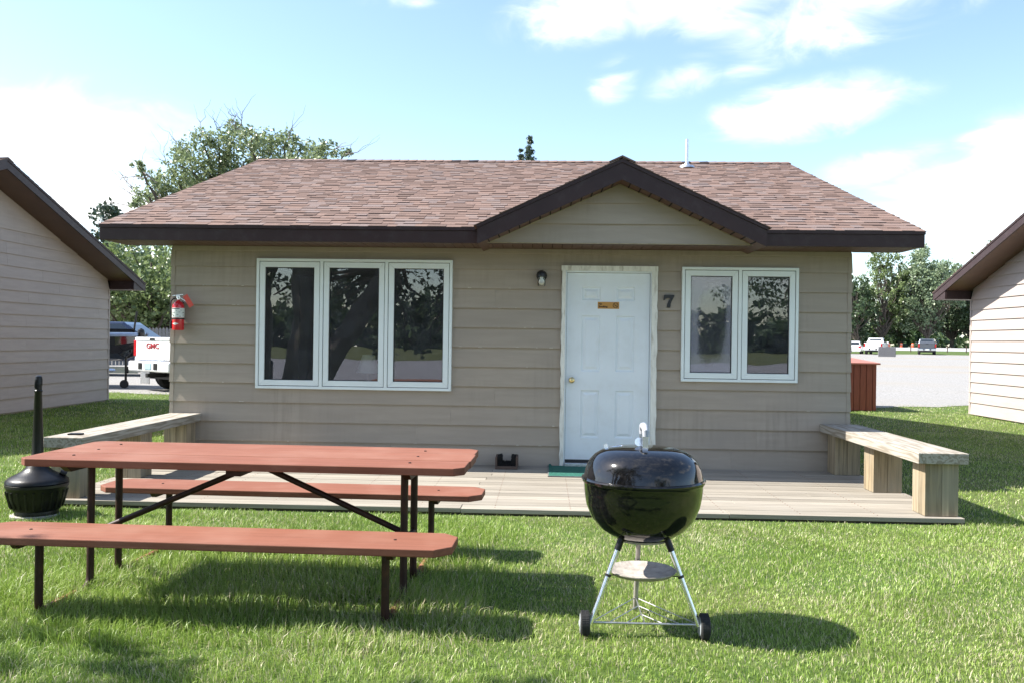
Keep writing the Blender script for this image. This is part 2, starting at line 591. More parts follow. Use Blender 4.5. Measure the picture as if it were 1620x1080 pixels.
MAT['red_tag'] = pmat('faded_red_tag', (0.62, 0.085, 0.06), rough=0.6, var=0.1, scale=30)
MAT['label_white'] = pmat('printed_label', (0.66, 0.70, 0.66), rough=0.5, var=0.05, scale=40)
MAT['ink'] = pmat('dark_ink', (0.03, 0.035, 0.045), rough=0.6)
MAT['sign_gold'] = pmat('gold_sign', (0.50, 0.25, 0.055), rough=0.5, var=0.08, scale=12, stretch=(1, 1, 12))
MAT['sign_ink'] = pmat('brown_ink', (0.035, 0.015, 0.005), rough=0.6)
MAT['jar_glass'] = glass_mat('lantern_glass', refl=1.5)
MAT['bulb'] = pmat('frosted_bulb', (0.85, 0.83, 0.74), rough=0.5)
MAT['soil'] = pmat('soil', (0.09, 0.065, 0.04), rough=1.0, var=0.4, scale=20, bump=0.6)
MAT['shade_cloth'] = pmat('lamp_shade_cloth', (0.78, 0.84, 0.80), rough=0.8, var=0.04)


# ------------------------------------------------------------------ the ground
def ground_z(y):
    xs = [(-1e5, 0), (14, 0), (100, 0.5), (118, 0.85), (150, 1.38), (1e5, 1.38)]
    for (a, za), (b, zb) in zip(xs, xs[1:]):
        if y <= b:
            return za + (zb - za) * (y - a) / (b - a) if za != zb else za
    return 1.38


def sheet(name, x0, x1, y0, y1, lift, m, edge0=None, edge1=None, nx=60):
    ys = sorted({y0, y1} | {v for v in (14, 30, 60, 100, 118, 150) if y0 < v < y1})
    xs = [x0 + (x1 - x0) * i / nx for i in range(nx + 1)]
    mb = MB()
    rows = []
    for j, y in enumerate(ys):
        row = []
        for x in xs:
            yy = y
            if j == 0 and edge0:
                yy = edge0(x)
            if j == len(ys) - 1 and edge1:
                yy = edge1(x)
            row.append((x, yy, ground_z(yy) + lift))
        rows.append(row)
    vs = [p for r in rows for p in r]
    w = nx + 1
    fs = [(j * w + i, j * w + i + 1, (j + 1) * w + i + 1, (j + 1) * w + i) for j in range(len(ys) - 1) for i in range(nx)]
    mb.add(vs, fs)
    return tag(mb.build(name, m, recalc=False), kind='structure')


def ground_mat(name, cols, scale, rough=0.95, bump=0.4, bscale=30, second=None):
    m, nt, b, N, L = material(name)
    tc = N('ShaderNodeTexCoord')
    nz = N('ShaderNodeTexNoise')
    nz.inputs['Scale'].default_value = scale
    nz.inputs['Detail'].default_value = 10
    nz.inputs['Roughness'].default_value = 0.7
    L(tc.outputs['Object'], nz.inputs['Vector'])
    rp = ramp(N, [(0.3, cols[0]), (0.5, cols[1]), (0.7, cols[2])])
    L(nz.outputs['Fac'], rp.inputs[0])
    src = rp.outputs[0]
    if second:
        n2 = N('ShaderNodeTexNoise')
        n2.inputs['Scale'].default_value = second[1]
        n2.inputs['Detail'].default_value = 6
        mp2 = N('ShaderNodeMapping')
        mp2.inputs['Scale'].default_value = (0.35, 1, 1)
        L(tc.outputs['Object'], mp2.inputs[0])
        L(mp2.outputs[0], n2.inputs['Vector'])
        r2 = ramp(N, [(0.45, (0, 0, 0)), (0.68, (second[2],) * 3)])
        L(n2.outputs['Fac'], r2.inputs[0])
        mx = N('ShaderNodeMix')
        mx.data_type = 'RGBA'
        L(r2.outputs[0], mx.inputs[0])
        L(src, mx.inputs[6])
        mx.inputs[7].default_value = (*second[0], 1)
        src = mx.outputs[2]
    L(src, b.inputs['Base Color'])
    b.inputs['Roughness'].default_value = rough
    b.inputs['Specular IOR Level'].default_value = 0.2
    nb = N('ShaderNodeTexNoise')
    nb.inputs['Scale'].default_value = bscale
    nb.inputs['Detail'].default_value = 6
    L(tc.outputs['Object'], nb.inputs['Vector'])
    bp = N('ShaderNodeBump')
    bp.inputs['Strength'].default_value = bump
    bp.inputs['Distance'].default_value = 0.03
    L(nb.outputs['Fac'], bp.inputs['Height'])
    L(bp.outputs[0], b.inputs['Normal'])
    return m


M_LAWN = ground_mat('lawn_turf', [(0.035, 0.06, 0.015), (0.06, 0.10, 0.022), (0.10, 0.125, 0.04)], 9, second=((0.12, 0.12, 0.045), 0.8, 0.5))
M_GRAVEL = ground_mat('pale_gravel', [(0.14, 0.135, 0.129), (0.255, 0.249, 0.241), (0.37, 0.361, 0.35)], 17, bump=0.8, bscale=26, second=((0.27, 0.235, 0.185), 0.12, 0.7))
M_ROAD = ground_mat('worn_asphalt', [(0.26, 0.26, 0.27), (0.33, 0.33, 0.34), (0.38, 0.38, 0.39)], 3, bump=0.2)
M_FIELD = ground_mat('rough_field', [(0.04, 0.055, 0.02), (0.075, 0.088, 0.03), (0.12, 0.115, 0.045)], 0.5)
M_LOT = ground_mat('dark_gravel', [(0.16, 0.16, 0.18), (0.22, 0.22, 0.25), (0.28, 0.28, 0.3)], 6)

sheet('ground', -2500, 2500, -2500, 2500, 0.0, M_LAWN, nx=8)


def gravel_edge(x):
    e = 11.4 if x < -3 else (9.9 + max(0, min(1, (x - 7.0) / 3.6)) * 2.2 if x < 11 else 12.1)
    return e + 0.22 * math.sin(x * 1.7) + 0.12 * math.sin(x * 4.3 + 1)


sheet('gravel_lot', -70, 110, 11.0, 99, 0.006, M_GRAVEL, edge0=gravel_edge, edge1=lambda x: 99 + 0.8 * math.sin(x * 0.7), nx=400)
sheet('road', -600, 600, 119, 147, 0.012, M_ROAD, nx=20)
sheet('parking_lot', -120, 120, -52, -16.5, 0.006, M_LOT, nx=20)
sheet('field', -400, 400, -128, -52.4, 0.006, M_FIELD, nx=10)


# ------------------------------------------------------------------ cabins
EAVE_Y, RIDGE_Y, DEPTH = -0.52, 4.5, 9.0
HALF, SIDE = 3.67, 4.22
SLOPE = 0.34
EAVE_TOP = 2.55
SLAB = 0.16


def roof_z(y):
    d = min(y, 2 * RIDGE_Y - y)
    return EAVE_TOP + (d - EAVE_Y) * SLOPE


COURSES = [2.376 - 0.0] + [2.165 - 0.2105 * k for k in range(0, 10)] + [0.03]     # lap edges from the soffit down


def lap_pieces(x0, x1, z0, z1, openings):
    """rectangles left of x0..x1, z0..z1 after the openings are cut out"""
    cuts = sorted({z0, z1} | {z for o in openings for z in (o[2], o[3]) if z0 < z < z1})
    res = []
    for a, b in zip(cuts, cuts[1:]):
        mid = (a + b) / 2
        segs = [(x0, x1)]
        for o in openings:
            if o[2] < mid < o[3]:
                new = []
                for s in segs:
                    if o[1] <= s[0] or o[0] >= s[1]:
                        new.append(s)
                    else:
                        if o[0] > s[0]:
                            new.append((s[0], o[0]))
                        if o[1] < s[1]:
                            new.append((o[1], s[1]))
                segs = new
        res += [(s[0], s[1], a, b) for s in segs]
    return res


def lap_y(z, z0, z1):
    """face of a lap board: lower edge proud"""
    t = (z - z0) / (z1 - z0)
    return -0.016 + 0.020 * t


def front_wall(root, openings, m, y_at=0.0, flip=1, seams=True):
    mb = MB()
    for i in range(len(COURSES) - 1):
        z1, z0 = COURSES[i], COURSES[i + 1]
        joints = []
        if seams:
            x = -HALF + rng.uniform(1.4, 3.6)
            while x < HALF - 0.4:
                joints.append(x)
                x += 3.66
        for (a, b, za, zb) in lap_pieces(-HALF + 0.012, HALF - 0.012, z0, z1, openings):
            xs = [a] + [j for j in joints if a + 0.05 < j < b - 0.05] + [b]
            for p, q in zip(xs, xs[1:]):
                q2 = q - (0.0012 if q != b else 0)
                r = rng.random()
                ya, yb = y_at + flip * lap_y(za, z0, z1), y_at + flip * lap_y(zb, z0, z1)
                bk = y_at + flip * 0.02
                mb.hexa([(p, ya, za), (q2, ya, za), (q2, bk, za), (p, bk, za)], [(p, yb, zb), (q2, yb, zb), (q2, bk, zb), (p, bk, zb)], r)
    # sheathing behind the boards
    for (a, b, za, zb) in lap_pieces(-HALF + 0.012, HALF - 0.012, 0.03, 2.5, openings):
        ys = sorted((y_at + flip * 0.0205, y_at + flip * 0.12))
        mb.box(a, b, ys[0], ys[1], za, zb)
    return mb.build('wall', m, root)


def gable_wall(root, side, m):
    """side wall under the rake, boards run along y"""
    mb = MB()
    z1 = roof_z(RIDGE_Y) - SLAB - 0.01
    edges = [0.03] + [2.165 - 0.2105 * k for k in range(9, -6, -1) if 2.165 - 0.2105 * k < z1] + [z1]
    X = side * HALF

    def span(z):
        zz = roof_z(0) - SLAB
        ins = max(0.0, (z - zz) / SLOPE) + 0.012
        return ins, DEPTH - ins
    for z0, zt in zip(edges, edges[1:]):
        (a0, b0), (a1, b1) = span(z0), span(zt)
        zk = roof_z(0) - SLAB
        js = [a0]
        x = rng.uniform(0.8, 3.4)
        while x < DEPTH:
            if max(a0, a1) + 0.2 < x < min(b0, b1) - 0.2:
                js.append(x)
            x += 3.66
        js.append(b0)
        for k in range(len(js) - 1):
            p0, q0 = js[k], js[k + 1]
            p1 = a1 if k == 0 else p0
            q1 = b1 if k == len(js) - 2 else q0
            q0 -= 0.002
            q1 -= 0.002
            fo, fi, bk = side * 0.016, side * -0.004, side * -0.02
            bt = [(X + fo, p0, z0), (X + fo, q0, z0), (X + bk, q0, z0), (X + bk, p0, z0)]
            tp = [(X + fi, p1, zt), (X + fi, q1, zt), (X + bk, q1, zt), (X + bk, p1, zt)]
            mb.hexa(bt, tp, rng.random())
    z_e = roof_z(0) - SLAB - 0.01
    mb.prism([(0.03, 0.03), (DEPTH - 0.03, 0.03), (DEPTH - 0.03, z_e), (RIDGE_Y, z1), (0.03, z_e)], 'x', X - side * 0.0205, X - side * 0.12)
    return mb.build('wall', m, root)


def shingle_field(mb, P, U, S, length, slope_len, expo=0.142, fine=True, clip=None):
    """laminated shingle tabs: P eave corner, U along the eave, S up the slope"""
    Nn = U.cross(S).normalized()
    if Nn.z < 0:
        Nn = -Nn
    k = 0
    s = -0.02
    while s < slope_len - 0.02:
        top = min(s + expo * 1.05, slope_len)
        x = -rng.uniform(0, 0.3)
        thick = rng.random() < 0.5
        while x < length:
            w = rng.choice((0.10, 0.13, 0.16, 0.19, 0.23)) if fine else 0.5
            a, b = max(x, 0), min(x + w, length)
            x += w
            thick = not thick if rng.random() < 0.88 else thick
            if b - a < 0.004:
                continue
            h = (0.0075 if thick else 0.0022) + rng.uniform(0, 0.0015)
            lo = s + (0.0 if thick else 0.003) + rng.uniform(-0.002, 0.002)
            r = 0.13 + rng.random() * 0.74
            if rng.random() < 0.1:
                r = rng.uniform(0.85, 1.0)
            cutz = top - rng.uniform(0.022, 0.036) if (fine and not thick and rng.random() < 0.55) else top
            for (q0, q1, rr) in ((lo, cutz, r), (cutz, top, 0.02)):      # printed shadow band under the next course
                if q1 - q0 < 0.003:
                    continue
                f0, f1 = (q0 - lo) / (top - lo), (q1 - lo) / (top - lo)
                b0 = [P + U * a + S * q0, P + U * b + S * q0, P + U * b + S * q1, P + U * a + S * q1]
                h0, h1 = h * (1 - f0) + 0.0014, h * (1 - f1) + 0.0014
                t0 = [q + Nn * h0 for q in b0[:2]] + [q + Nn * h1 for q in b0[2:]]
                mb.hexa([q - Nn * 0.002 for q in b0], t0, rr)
        s += expo
        k += 1
    return mb


def cabin(label, loc, rz, front_open=(), siding='siding', fine=True, dormer=False):
    root = thing('cabin', label, 'cabin', loc, rz)
    sm = MAT[siding]
    front_wall(root, front_open, sm)
    front_wall(root, (), sm, y_at=DEPTH, flip=-1)
    for s in (-1, 1):
        gable_wall(root, s, sm)
    # corner caps, one folded strip per corner
    for sx in (-1, 1):
        for sy in (0, 1):
            mb = MB()
            y0 = -0.0185 if sy == 0 else DEPTH - 0.03
            for i in range(len(COURSES) - 1):
                z1, z0 = COURSES[i], COURSES[i + 1]
                xa, xb = (HALF - 0.026, HALF + 0.020)
                if sx < 0:
                    xa, xb = -xb, -xa
                d = 0.006
                yb = y0 if sy == 0 else y0
                mb.hexa([(xa, yb, z0), (xb, yb, z0), (xb, yb + 0.05, z0), (xa, yb + 0.05, z0)],
                        [(xa + (d if sx < 0 else 0), yb + (0.014 if sy == 0 else 0), z1), (xb - (d if sx > 0 else 0), yb + (0.014 if sy == 0 else 0), z1), (xb - (d if sx > 0 else 0), yb + 0.05, z1), (xa + (d if sx < 0 else 0), yb + 0.05, z1)], 0.2)
            mb.build('corner_cap', sm, root)
    fnd = MB()
    fnd.box(-HALF + 0.03, HALF - 0.03, 0.03, DEPTH - 0.03, -0.3, 0.026)
    if siding == 'siding_pale':
        fnd = MB()
        fnd.box(-HALF + 0.03, HALF - 0.03, 0.03, DEPTH - 0.03, -0.5, 0.026)
    fnd.build('foundation', MAT['concrete'], root)
    # roof: structural slab in fascia colour with the shingles on top
    rf = MB()
    yb = 2 * RIDGE_Y - EAVE_Y
    zt = roof_z(RIDGE_Y)
    e = 0.008
    rf.prism([(EAVE_Y + e, EAVE_TOP), (RIDGE_Y, zt), (yb - e, EAVE_TOP), (yb - e, EAVE_TOP - SLAB), (RIDGE_Y, zt - SLAB), (EAVE_Y + e, EAVE_TOP - SLAB)], 'x', -SIDE + 0.03, SIDE - 0.03)
    roof = rf.build('roof', MAT['brown_soffit'], root)
    sh = MB()
    sl = math.hypot(1, SLOPE)
    L_s = (RIDGE_Y - EAVE_Y) * sl
    for sgn in (1, -1):
        U = Vector((1, 0, 0))
        S = Vector((0, sgn, SLOPE)) / sl
        P = Vector((-SIDE - 0.015, EAVE_Y if sgn > 0 else yb, EAVE_TOP + 0.002))
        if sgn > 0 or not fine:
            shingle_field(sh, P, U, S, 2 * SIDE + 0.03, L_s, fine=fine)
        else:
            shingle_field(sh, P, U, S, 2 * SIDE + 0.03, L_s, fine=False)
    # ridge caps
    x = -SIDE - 0.015
    while x < SIDE:
        w = min(0.2, SIDE + 0.015 - x)
        r = rng.random()
        for sgn in (1, -1):
            b = [Vector((x, RIDGE_Y, zt + 0.012)), Vector((x + w, RIDGE_Y, zt + 0.02)), Vector((x + w, RIDGE_Y - sgn * 0.15, zt + 0.018 - 0.15 * SLOPE)), Vector((x, RIDGE_Y - sgn * 0.15, zt + 0.010 - 0.15 * SLOPE))]
            sh.hexa([q - Vector((0, 0, 0.012)) for q in b], [q + Vector((0, 0, 0.006)) for q in b], r)
        x += 0.14
    sh.build('shingles', MAT['shingle'], roof, recalc=True)
    # fascias
    for sgn in (0, 1):
        fb = MB()
        y0, y1 = (EAVE_Y - 0.012, EAVE_Y + 0.006) if sgn == 0 else (yb - 0.006, yb + 0.012)
        fb.box(-SIDE, SIDE, y0, y1, EAVE_TOP - SLAB - 0.004, EAVE_TOP - 0.034)
        fb.build('fascia', MAT['brown_metal'], root, bevel=0.003)
        db = MB()                                            # drip edge
        y0, y1 = (EAVE_Y - 0.024, EAVE_Y + 0.004) if sgn == 0 else (yb - 0.004, yb + 0.024)
        db.box(-SIDE - 0.004, SIDE + 0.004, y0, y1, EAVE_TOP - 0.034, EAVE_TOP - 0.002)
        db.build('drip_edge', MAT['brown_metal'], root)
    for sx in (-1, 1):
        xa, xb = sorted((sx * (SIDE - 0.028), sx * SIDE))
        xc, xd = sorted((sx * (SIDE - 0.02), sx * (SIDE + 0.01)))
        fb = MB()
        for sgn in (1, -1):
            ye = EAVE_Y + 0.008 if sgn > 0 else yb - 0.008
            fb.prism([(ye, EAVE_TOP - SLAB - 0.006), (ye, EAVE_TOP - 0.03), (RIDGE_Y, zt - 0.03), (RIDGE_Y, zt - SLAB - 0.006)], 'x', xa, xb)
            fb.prism([(ye, EAVE_TOP - 0.0301), (ye, EAVE_TOP + 0.001), (RIDGE_Y, zt + 0.001), (RIDGE_Y, zt - 0.0301)], 'x', xc, xd)
        fb.build('rake_fascia', MAT['brown_metal'], root)
    # eave soffits: vented strips with dark slots
    for sgn in (0, 1):
        so = MB()
        y0, y1 = (EAVE_Y + 0.007, 0.0) if sgn == 0 else (DEPTH, yb - 0.007)
        x = -SIDE + 0.03
        while x < SIDE - 0.03:
            w = min(0.098, SIDE - 0.03 - x)
            so.box(x, x + w, y0, y1, EAVE_TOP - SLAB - 0.001, EAVE_TOP - SLAB + 0.012, r=rng.random())
            x += 0.104
        sof = so.build('soffit', MAT['brown_soffit'], root)
        bk = MB()
        bk.prism([(y0, EAVE_TOP - SLAB + 0.0125), (y1, EAVE_TOP - SLAB + 0.0125), (y1, EAVE_TOP - SLAB + (0.17 if sgn == 0 else 0.02)), (y0, EAVE_TOP - SLAB + (0.02 if sgn == 0 else 0.17))], 'x', -SIDE + 0.031, SIDE - 0.031)
        bk.build('backing', MAT['groove'], sof)
        for sx in (-1, 1):                                   # closed ends of the boxed eave
            en = MB()
            xa, xb = sorted((sx * (SIDE - 0.0295), sx * (SIDE - 0.012)))
            zl = EAVE_TOP - SLAB
            if sgn == 0:
                en.prism([(EAVE_Y + 0.008, zl), (0.0, zl), (0.0, zl + 0.178)], 'x', xa, xb)
            else:
                en.prism([(yb - 0.008, zl), (DEPTH, zl), (DEPTH, zl + 0.178)], 'x', xa, xb)
            xa, xb = sorted((sx * (HALF + 0.021), sx * (SIDE - 0.031)))
            en.box(xa, xb, *((-0.004, 0.012) if sgn == 0 else (DEPTH - 0.012, DEPTH + 0.004)), zl - 0.003, zl + 0.176)
            en.build('eave_return', MAT['brown_metal'], root)
    # frieze board
    fz = MB()
    fz.box(-HALF + 0.01, HALF - 0.01, -0.024, -0.004, 2.335, 2.3885)
    fz.build('frieze_board', sm, root, bevel=0.003)
    if dormer:
        PX, PZ, GX, GY, GS, GT = 1.16, 3.215, 1.425, -0.80, 0.463, 0.20
        zl = PZ - GX * GS
        g = empty('porch_gable')
        g.parent = root
        gb = MB()
        for s in (-1, 1):
            gb.prism([(PX, PZ - 0.012), (PX + s * (GX - 0.01), zl - 0.012), (PX + s * (GX - 0.01), zl - GT), (PX, PZ - GT - 0.012)], 'y', GY + 0.02, 1.9)
        gb.build('roof_deck', MAT['brown_soffit'], g)
        gf = MB()
        for s in (-1, 1):
            gf.prism([(PX, PZ - 0.045), (PX + s * GX, zl - 0.045), (PX + s * GX, zl - GT - 0.004), (PX, PZ - GT - 0.016)], 'y', GY, GY + 0.0195)
        gf.build('rake_fascia', MAT['brown_metal'], g)
        dr = MB()
        for s in (-1, 1):
            dr.prism([(PX, PZ - 0.012), (PX + s * (GX + 0.008), zl - 0.016), (PX + s * (GX + 0.008), zl - 0.046), (PX, PZ - 0.046)], 'y', GY - 0.012, GY + 0.02)
        dr.build('drip_edge', MAT['brown_metal'], g)
        # slatted rake soffit grooves
        for s in (-1, 1):
            sl2 = MB()
            t = 0.06
            while t < 0.97:
                x = PX + s * GX * t
                z = PZ - GT - 0.016 - GX * t * GS * 0.985
                M = Matrix.Translation((x, 0, z)) @ Matrix.Rotation(s * math.atan(GS), 4, 'Y')
                sl2.box(-0.006, 0.006, GY + 0.02, EAVE_Y - 0.012, -0.004, 0.004, M)
                t += 0.072
            sl2.build('soffit_slots', MAT['groove'], g)
        gs = MB()
        S2 = math.hypot(1, GS)
        for s in (-1, 1):
            U = Vector((0, 1, 0))
            S = Vector((-s, 0, GS)) / S2
            shingle_field(gs, Vector((PX + s * (GX + 0.02), GY - 0.02, zl - 0.018)), U, S, 2.6, GX * S2 + 0.02, fine=True)
        for k in range(18):
            y = GY - 0.02 + k * 0.14
            for s in (-1, 1):
                b = [Vector((PX, y, PZ + 0.014)), Vector((PX, y + 0.2, PZ + 0.006)), Vector((PX + s * 0.13, y + 0.2, PZ + 0.006 - 0.13 * GS)), Vector((PX + s * 0.13, y, PZ + 0.014 - 0.13 * GS))]
                gs.hexa([q - Vector((0, 0, 0.012)) for q in b], [q + Vector((0, 0, 0.006)) for q in b], rng.random())
        gs.build('shingles', MAT['shingle'], g)
        # sided triangle
        tb = MB()
        zc = EAVE_TOP - SLAB
        top = PZ - GT - 0.012

        def half(z):
            return (top - z) / GS + 0.03
        ed = [zc - 0.003, 2.59, 2.80, top - 0.005]
        for z0, z1 in zip(ed, ed[1:]):
            h0, h1 = half(z0), max(half(z1), 0.01)
            y_f = EAVE_Y - 0.036
            tb.hexa([(PX - h0, y_f - 0.016, z0), (PX + h0, y_f - 0.016, z0), (PX + h0, y_f + 0.005, z0), (PX - h0, y_f + 0.005, z0)],
                    [(PX - h1, y_f + 0.002, z1), (PX + h1, y_f + 0.002, z1), (PX + h1, y_f + 0.005, z1), (PX - h1, y_f + 0.005, z1)], rng.random())
        tb.build('gable_wall', sm, g)
        tr = MB()                                            # pale bead of caulk around the triangle
        for s in (-1, 1):
            tr.tube([(PX, EAVE_Y - 0.046, top - 0.012), (PX + s * (half(zc) - 0.035), EAVE_Y - 0.054, zc + 0.004)], 0.0045, 6)
        tr.tube([(PX - half(zc) + 0.04, EAVE_Y - 0.053, zc + 0.002), (PX + half(zc) - 0.04, EAVE_Y - 0.053, zc + 0.002)], 0.004, 6)
        tr.build('caulk_bead', pmat('old_caulk', (0.33, 0.28, 0.19), rough=0.8, var=0.2, scale=20), g)
    return root


W1 = (-2.722, -0.592, 0.852, 2.250)
W2 = (1.888, 3.112, 0.997, 2.205)
DOOR = (0.595, 1.620, 0.056, 2.212)
home = cabin('taupe lap-sided cabin with brown shingled roof and small porch gable over its white door', (0, 0, 0), 0.0, (W1, W2, DOOR), dormer=True)
# neighbours: the three cabins stand in one row
left_cabin = cabin('grey-mauve neighbouring cabin in shade, its gable end beside the boat and white truck', (-12.59, -0.02, 0.0), RAD(0.2), siding='siding_pale', fine=False)
right_cabin = cabin('sunlit pale-sided neighbouring cabin with brown rake, beside the gravel lot', (12.96, 0.0, 0.0), RAD(0.2), siding='siding_pale', fine=False)


# windows of the main cabin: sashes side by side in one frame
def window(root, x0, x1, z0, z1, n, glasses):
    fr = MB()
    t = 0.024
    y0, y1 = -0.042, 0.06
    fr.box(x0 - 0.006, x1 + 0.006, y0, y1, z0 - 0.006, z0 + t)
    fr.box(x0 - 0.006, x1 + 0.006, y0, y1, z1 - t, z1 + 0.006)
    fr.box(x0 - 0.006, x0 + t, y0, y1, z0 + t, z1 - t)
    fr.box(x1 - t, x1 + 0.006, y0, y1, z0 + t, z1 - t)
    w = (x1 - x0) / n
    for k in range(1, n):
        xm = x0 + w * k
        fr.box(xm - t * 0.75, xm + t * 0.75, y0, y1, z0 + t, z1 - t)
    win = fr.build('window', MAT['white_frame'], root, bevel=0.003)
    for k in range(n):
        a = x0 + w * k + (t if k == 0 else t * 0.75)
        b = x0 + w * (k + 1) - (t if k == n - 1 else t * 0.75)
        c, d = z0 + t, z1 - t
        gk = MB()
        g = 0.006
        for q in ((a, a + g, c, d), (b - g, b, c, d), (a + g, b - g, c, c + g), (a + g, b - g, d - g, d)):
            gk.box(q[0], q[1], -0.026, 0.055, q[2], q[3])
        gk.build('gasket', MAT['gasket'], win)
        a, b, c, d = a + g, b - g, c + g, d - g
        s = 0.058
        sa = MB()
        # mitred sash
        for poly in ([(a, c), (b, c), (b - s, c + s), (a + s, c + s)], [(a, d), (a + s, d - s), (b - s, d - s), (b, d)],
                     [(a, c + 0.0012), (a + s, c + s + 0.0012), (a + s, d - s - 0.0012), (a, d - 0.0012)], [(b, c + 0.0012), (b, d - 0.0012), (b - s, d - s - 0.0012), (b - s, c + s + 0.0012)]):
            sa.prism(poly, 'y', -0.036, 0.05)
        sa.build('sash', MAT['white_frame'], win, bevel=0.002)
        ib = MB()
        e, f2 = s, 0.008
        for q in ((a + e, a + e + f2, c + e, d - e), (b - e - f2, b - e, c + e, d - e), (a + e + f2, b - e - f2, c + e, c + e + f2), (a + e + f2, b - e - f2, d - e - f2, d - e)):
            ib.box(q[0], q[1], -0.018, 0.045, q[2], q[3])
        ib.build('glazing_bead', MAT['gasket'], win)
        pn = MB()
        pn.box(a + e + f2, b - e - f2, -0.012, -0.006, c + e + f2, d - e - f2)
        pn.build('pane', glasses[k], win)
    return win


window(home, *W1, 3, [MAT['glass']] * 3)
w2 = window(home, *W2, 2, [MAT['glass_fog'], MAT['glass']])

# dim room behind the glass
rm = MB()
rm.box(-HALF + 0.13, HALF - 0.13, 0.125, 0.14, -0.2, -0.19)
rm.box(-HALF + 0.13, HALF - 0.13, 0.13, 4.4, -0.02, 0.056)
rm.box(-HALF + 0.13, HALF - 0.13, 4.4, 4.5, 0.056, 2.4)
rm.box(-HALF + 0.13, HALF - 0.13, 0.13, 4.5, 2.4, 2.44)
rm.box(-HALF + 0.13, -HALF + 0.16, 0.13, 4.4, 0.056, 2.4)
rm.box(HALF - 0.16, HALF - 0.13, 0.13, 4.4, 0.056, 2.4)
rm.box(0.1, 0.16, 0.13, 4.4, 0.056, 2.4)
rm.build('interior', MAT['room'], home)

# door: frame, panelled leaf, threshold, knob
dx0, dx1, dz0, dz1 = 0.655, 1.545, 0.13, 2.138
cs = MB()
y0, y1 = -0.046, 0.06


def ragged(mb, xa, xb, za, zb, y0, y1, n=34, amp=0.006, side=0):
    """casing board with a slightly chewed paint edge"""
    zs = [za + (zb - za) * i / n for i in range(n + 1)]
    L_ = [(xa + (rng.uniform(-amp, amp) if side <= 0 else 0), z) for z in zs]
    R_ = [(xb + (rng.uniform(-amp, amp) if side >= 0 else 0), z) for z in reversed(zs)]
    for i in range(n):
        l0, l1 = L_[i], L_[i + 1]
        r0, r1 = R_[n - i], R_[n - i - 1]
        mb.hexa([(l0[0], y0, l0[1]), (r0[0], y0, r0[1]), (r0[0], y1, r0[1]), (l0[0], y1, l0[1])], [(l1[0], y0, l1[1]), (r1[0], y0, r1[1]), (r1[0], y1, r1[1]), (l1[0], y1, l1[1])])


ragged(cs, DOOR[0], dx0 - 0.018, 0.057, DOOR[3] - 0.052, y0, y1, side=-1)
ragged(cs, dx1 + 0.018, DOOR[1], 0.057, DOOR[3] - 0.052, y0, y1, side=1)
cs.box(DOOR[0] - 0.004, DOOR[1] + 0.004, y0, y1, DOOR[3] - 0.052, DOOR[3])
casing = cs.build('door_casing', MAT['peeling'], home)
jm = MB()
jm.box(dx0 - 0.018, dx0 - 0.004, -0.02, 0.1, 0.057, 2.16)
jm.box(dx1 + 0.004, dx1 + 0.018, -0.02, 0.1, 0.057, 2.16)
jm.box(dx0 - 0.004, dx1 + 0.004, -0.02, 0.1, dz1 + 0.004, 2.16)
jm.build('door_jamb', MAT['white_door'], home, bevel=0.002)
th = MB()
th.box(dx0 - 0.004, dx1 + 0.004, -0.075, 0.1, 0.057, 0.098)
th.build('threshold', MAT['steel'], home, bevel=0.004)
lf = MB()
panels = []
cx = [(dx0 + 0.155, dx0 + 0.365), (dx1 - 0.365, dx1 - 0.155)]
for pz in ((dz1 - 0.30, dz1 - 0.145), (dz1 - 1.06, dz1 - 0.455), (dz0 + 0.23, dz1 - 1.255)):
    for px in cx:
        panels.append((px[0], px[1], pz[0], pz[1]))
yf = 0.012
for (p, q, r_, s_) in lap_pieces(dx0, dx1, dz0, dz1, panels):
    lf.box(p, q, yf, yf + 0.044, r_, s_)
lf.box(dx0, dx1, yf + 0.0441, yf + 0.05, dz0, dz1)
leaf = lf.build('door', MAT['white_door'], home)
pm = MB()
for (p, q, r_, s_) in panels:                                # stamped panel: sloping rim, raised field
    def ringq(i):
        return [(p + i, r_ + i), (q - i, r_ + i), (q - i, s_ - i), (p + i, s_ - i)]
    prof = [(0.0, yf), (0.006, yf + 0.0005), (0.014, yf + 0.013), (0.030, yf + 0.013), (0.036, yf + 0.010), (0.052, yf + 0.003), (0.058, yf + 0.002)]
    vs, fs = [], []
    for i, yy in prof:
        vs += [(x, yy, z) for x, z in ringq(i)]
    for k in range(len(prof) - 1):
        for j in range(4):
            j2 = (j + 1) % 4
            fs.append((k * 4 + j, k * 4 + j2, k * 4 + 4 + j2, k * 4 + 4 + j))
    fs.append(tuple(len(prof) * 4 - 4 + j for j in range(4)))
    pm.add(vs, fs)
pm.build('door_panels', MAT['white_door'], leaf, recalc=True)
sw = MB()
sw.box(dx0 + 0.004, dx1 - 0.004, 0.016, 0.05, 0.099, dz0)
sw.build('door_sweep', MAT['gasket'], leaf)
kb = MB()
Mk = Matrix.Translation((dx0 + 0.062, yf, 0.985)) @ Matrix.Rotation(math.pi / 2, 4, 'X')
kb.lathe([(0.033, 0.0005), (0.033, 0.006), (0.028, 0.010), (0.013, 0.012), (0.012, 0.03), (0.024, 0.036), (0.029, 0.048), (0.027, 0.058), (0.018, 0.066), (0.006, 0.069)], 28, M=Mk)
kb.build('door_knob', MAT['brass'], leaf, smooth=True)

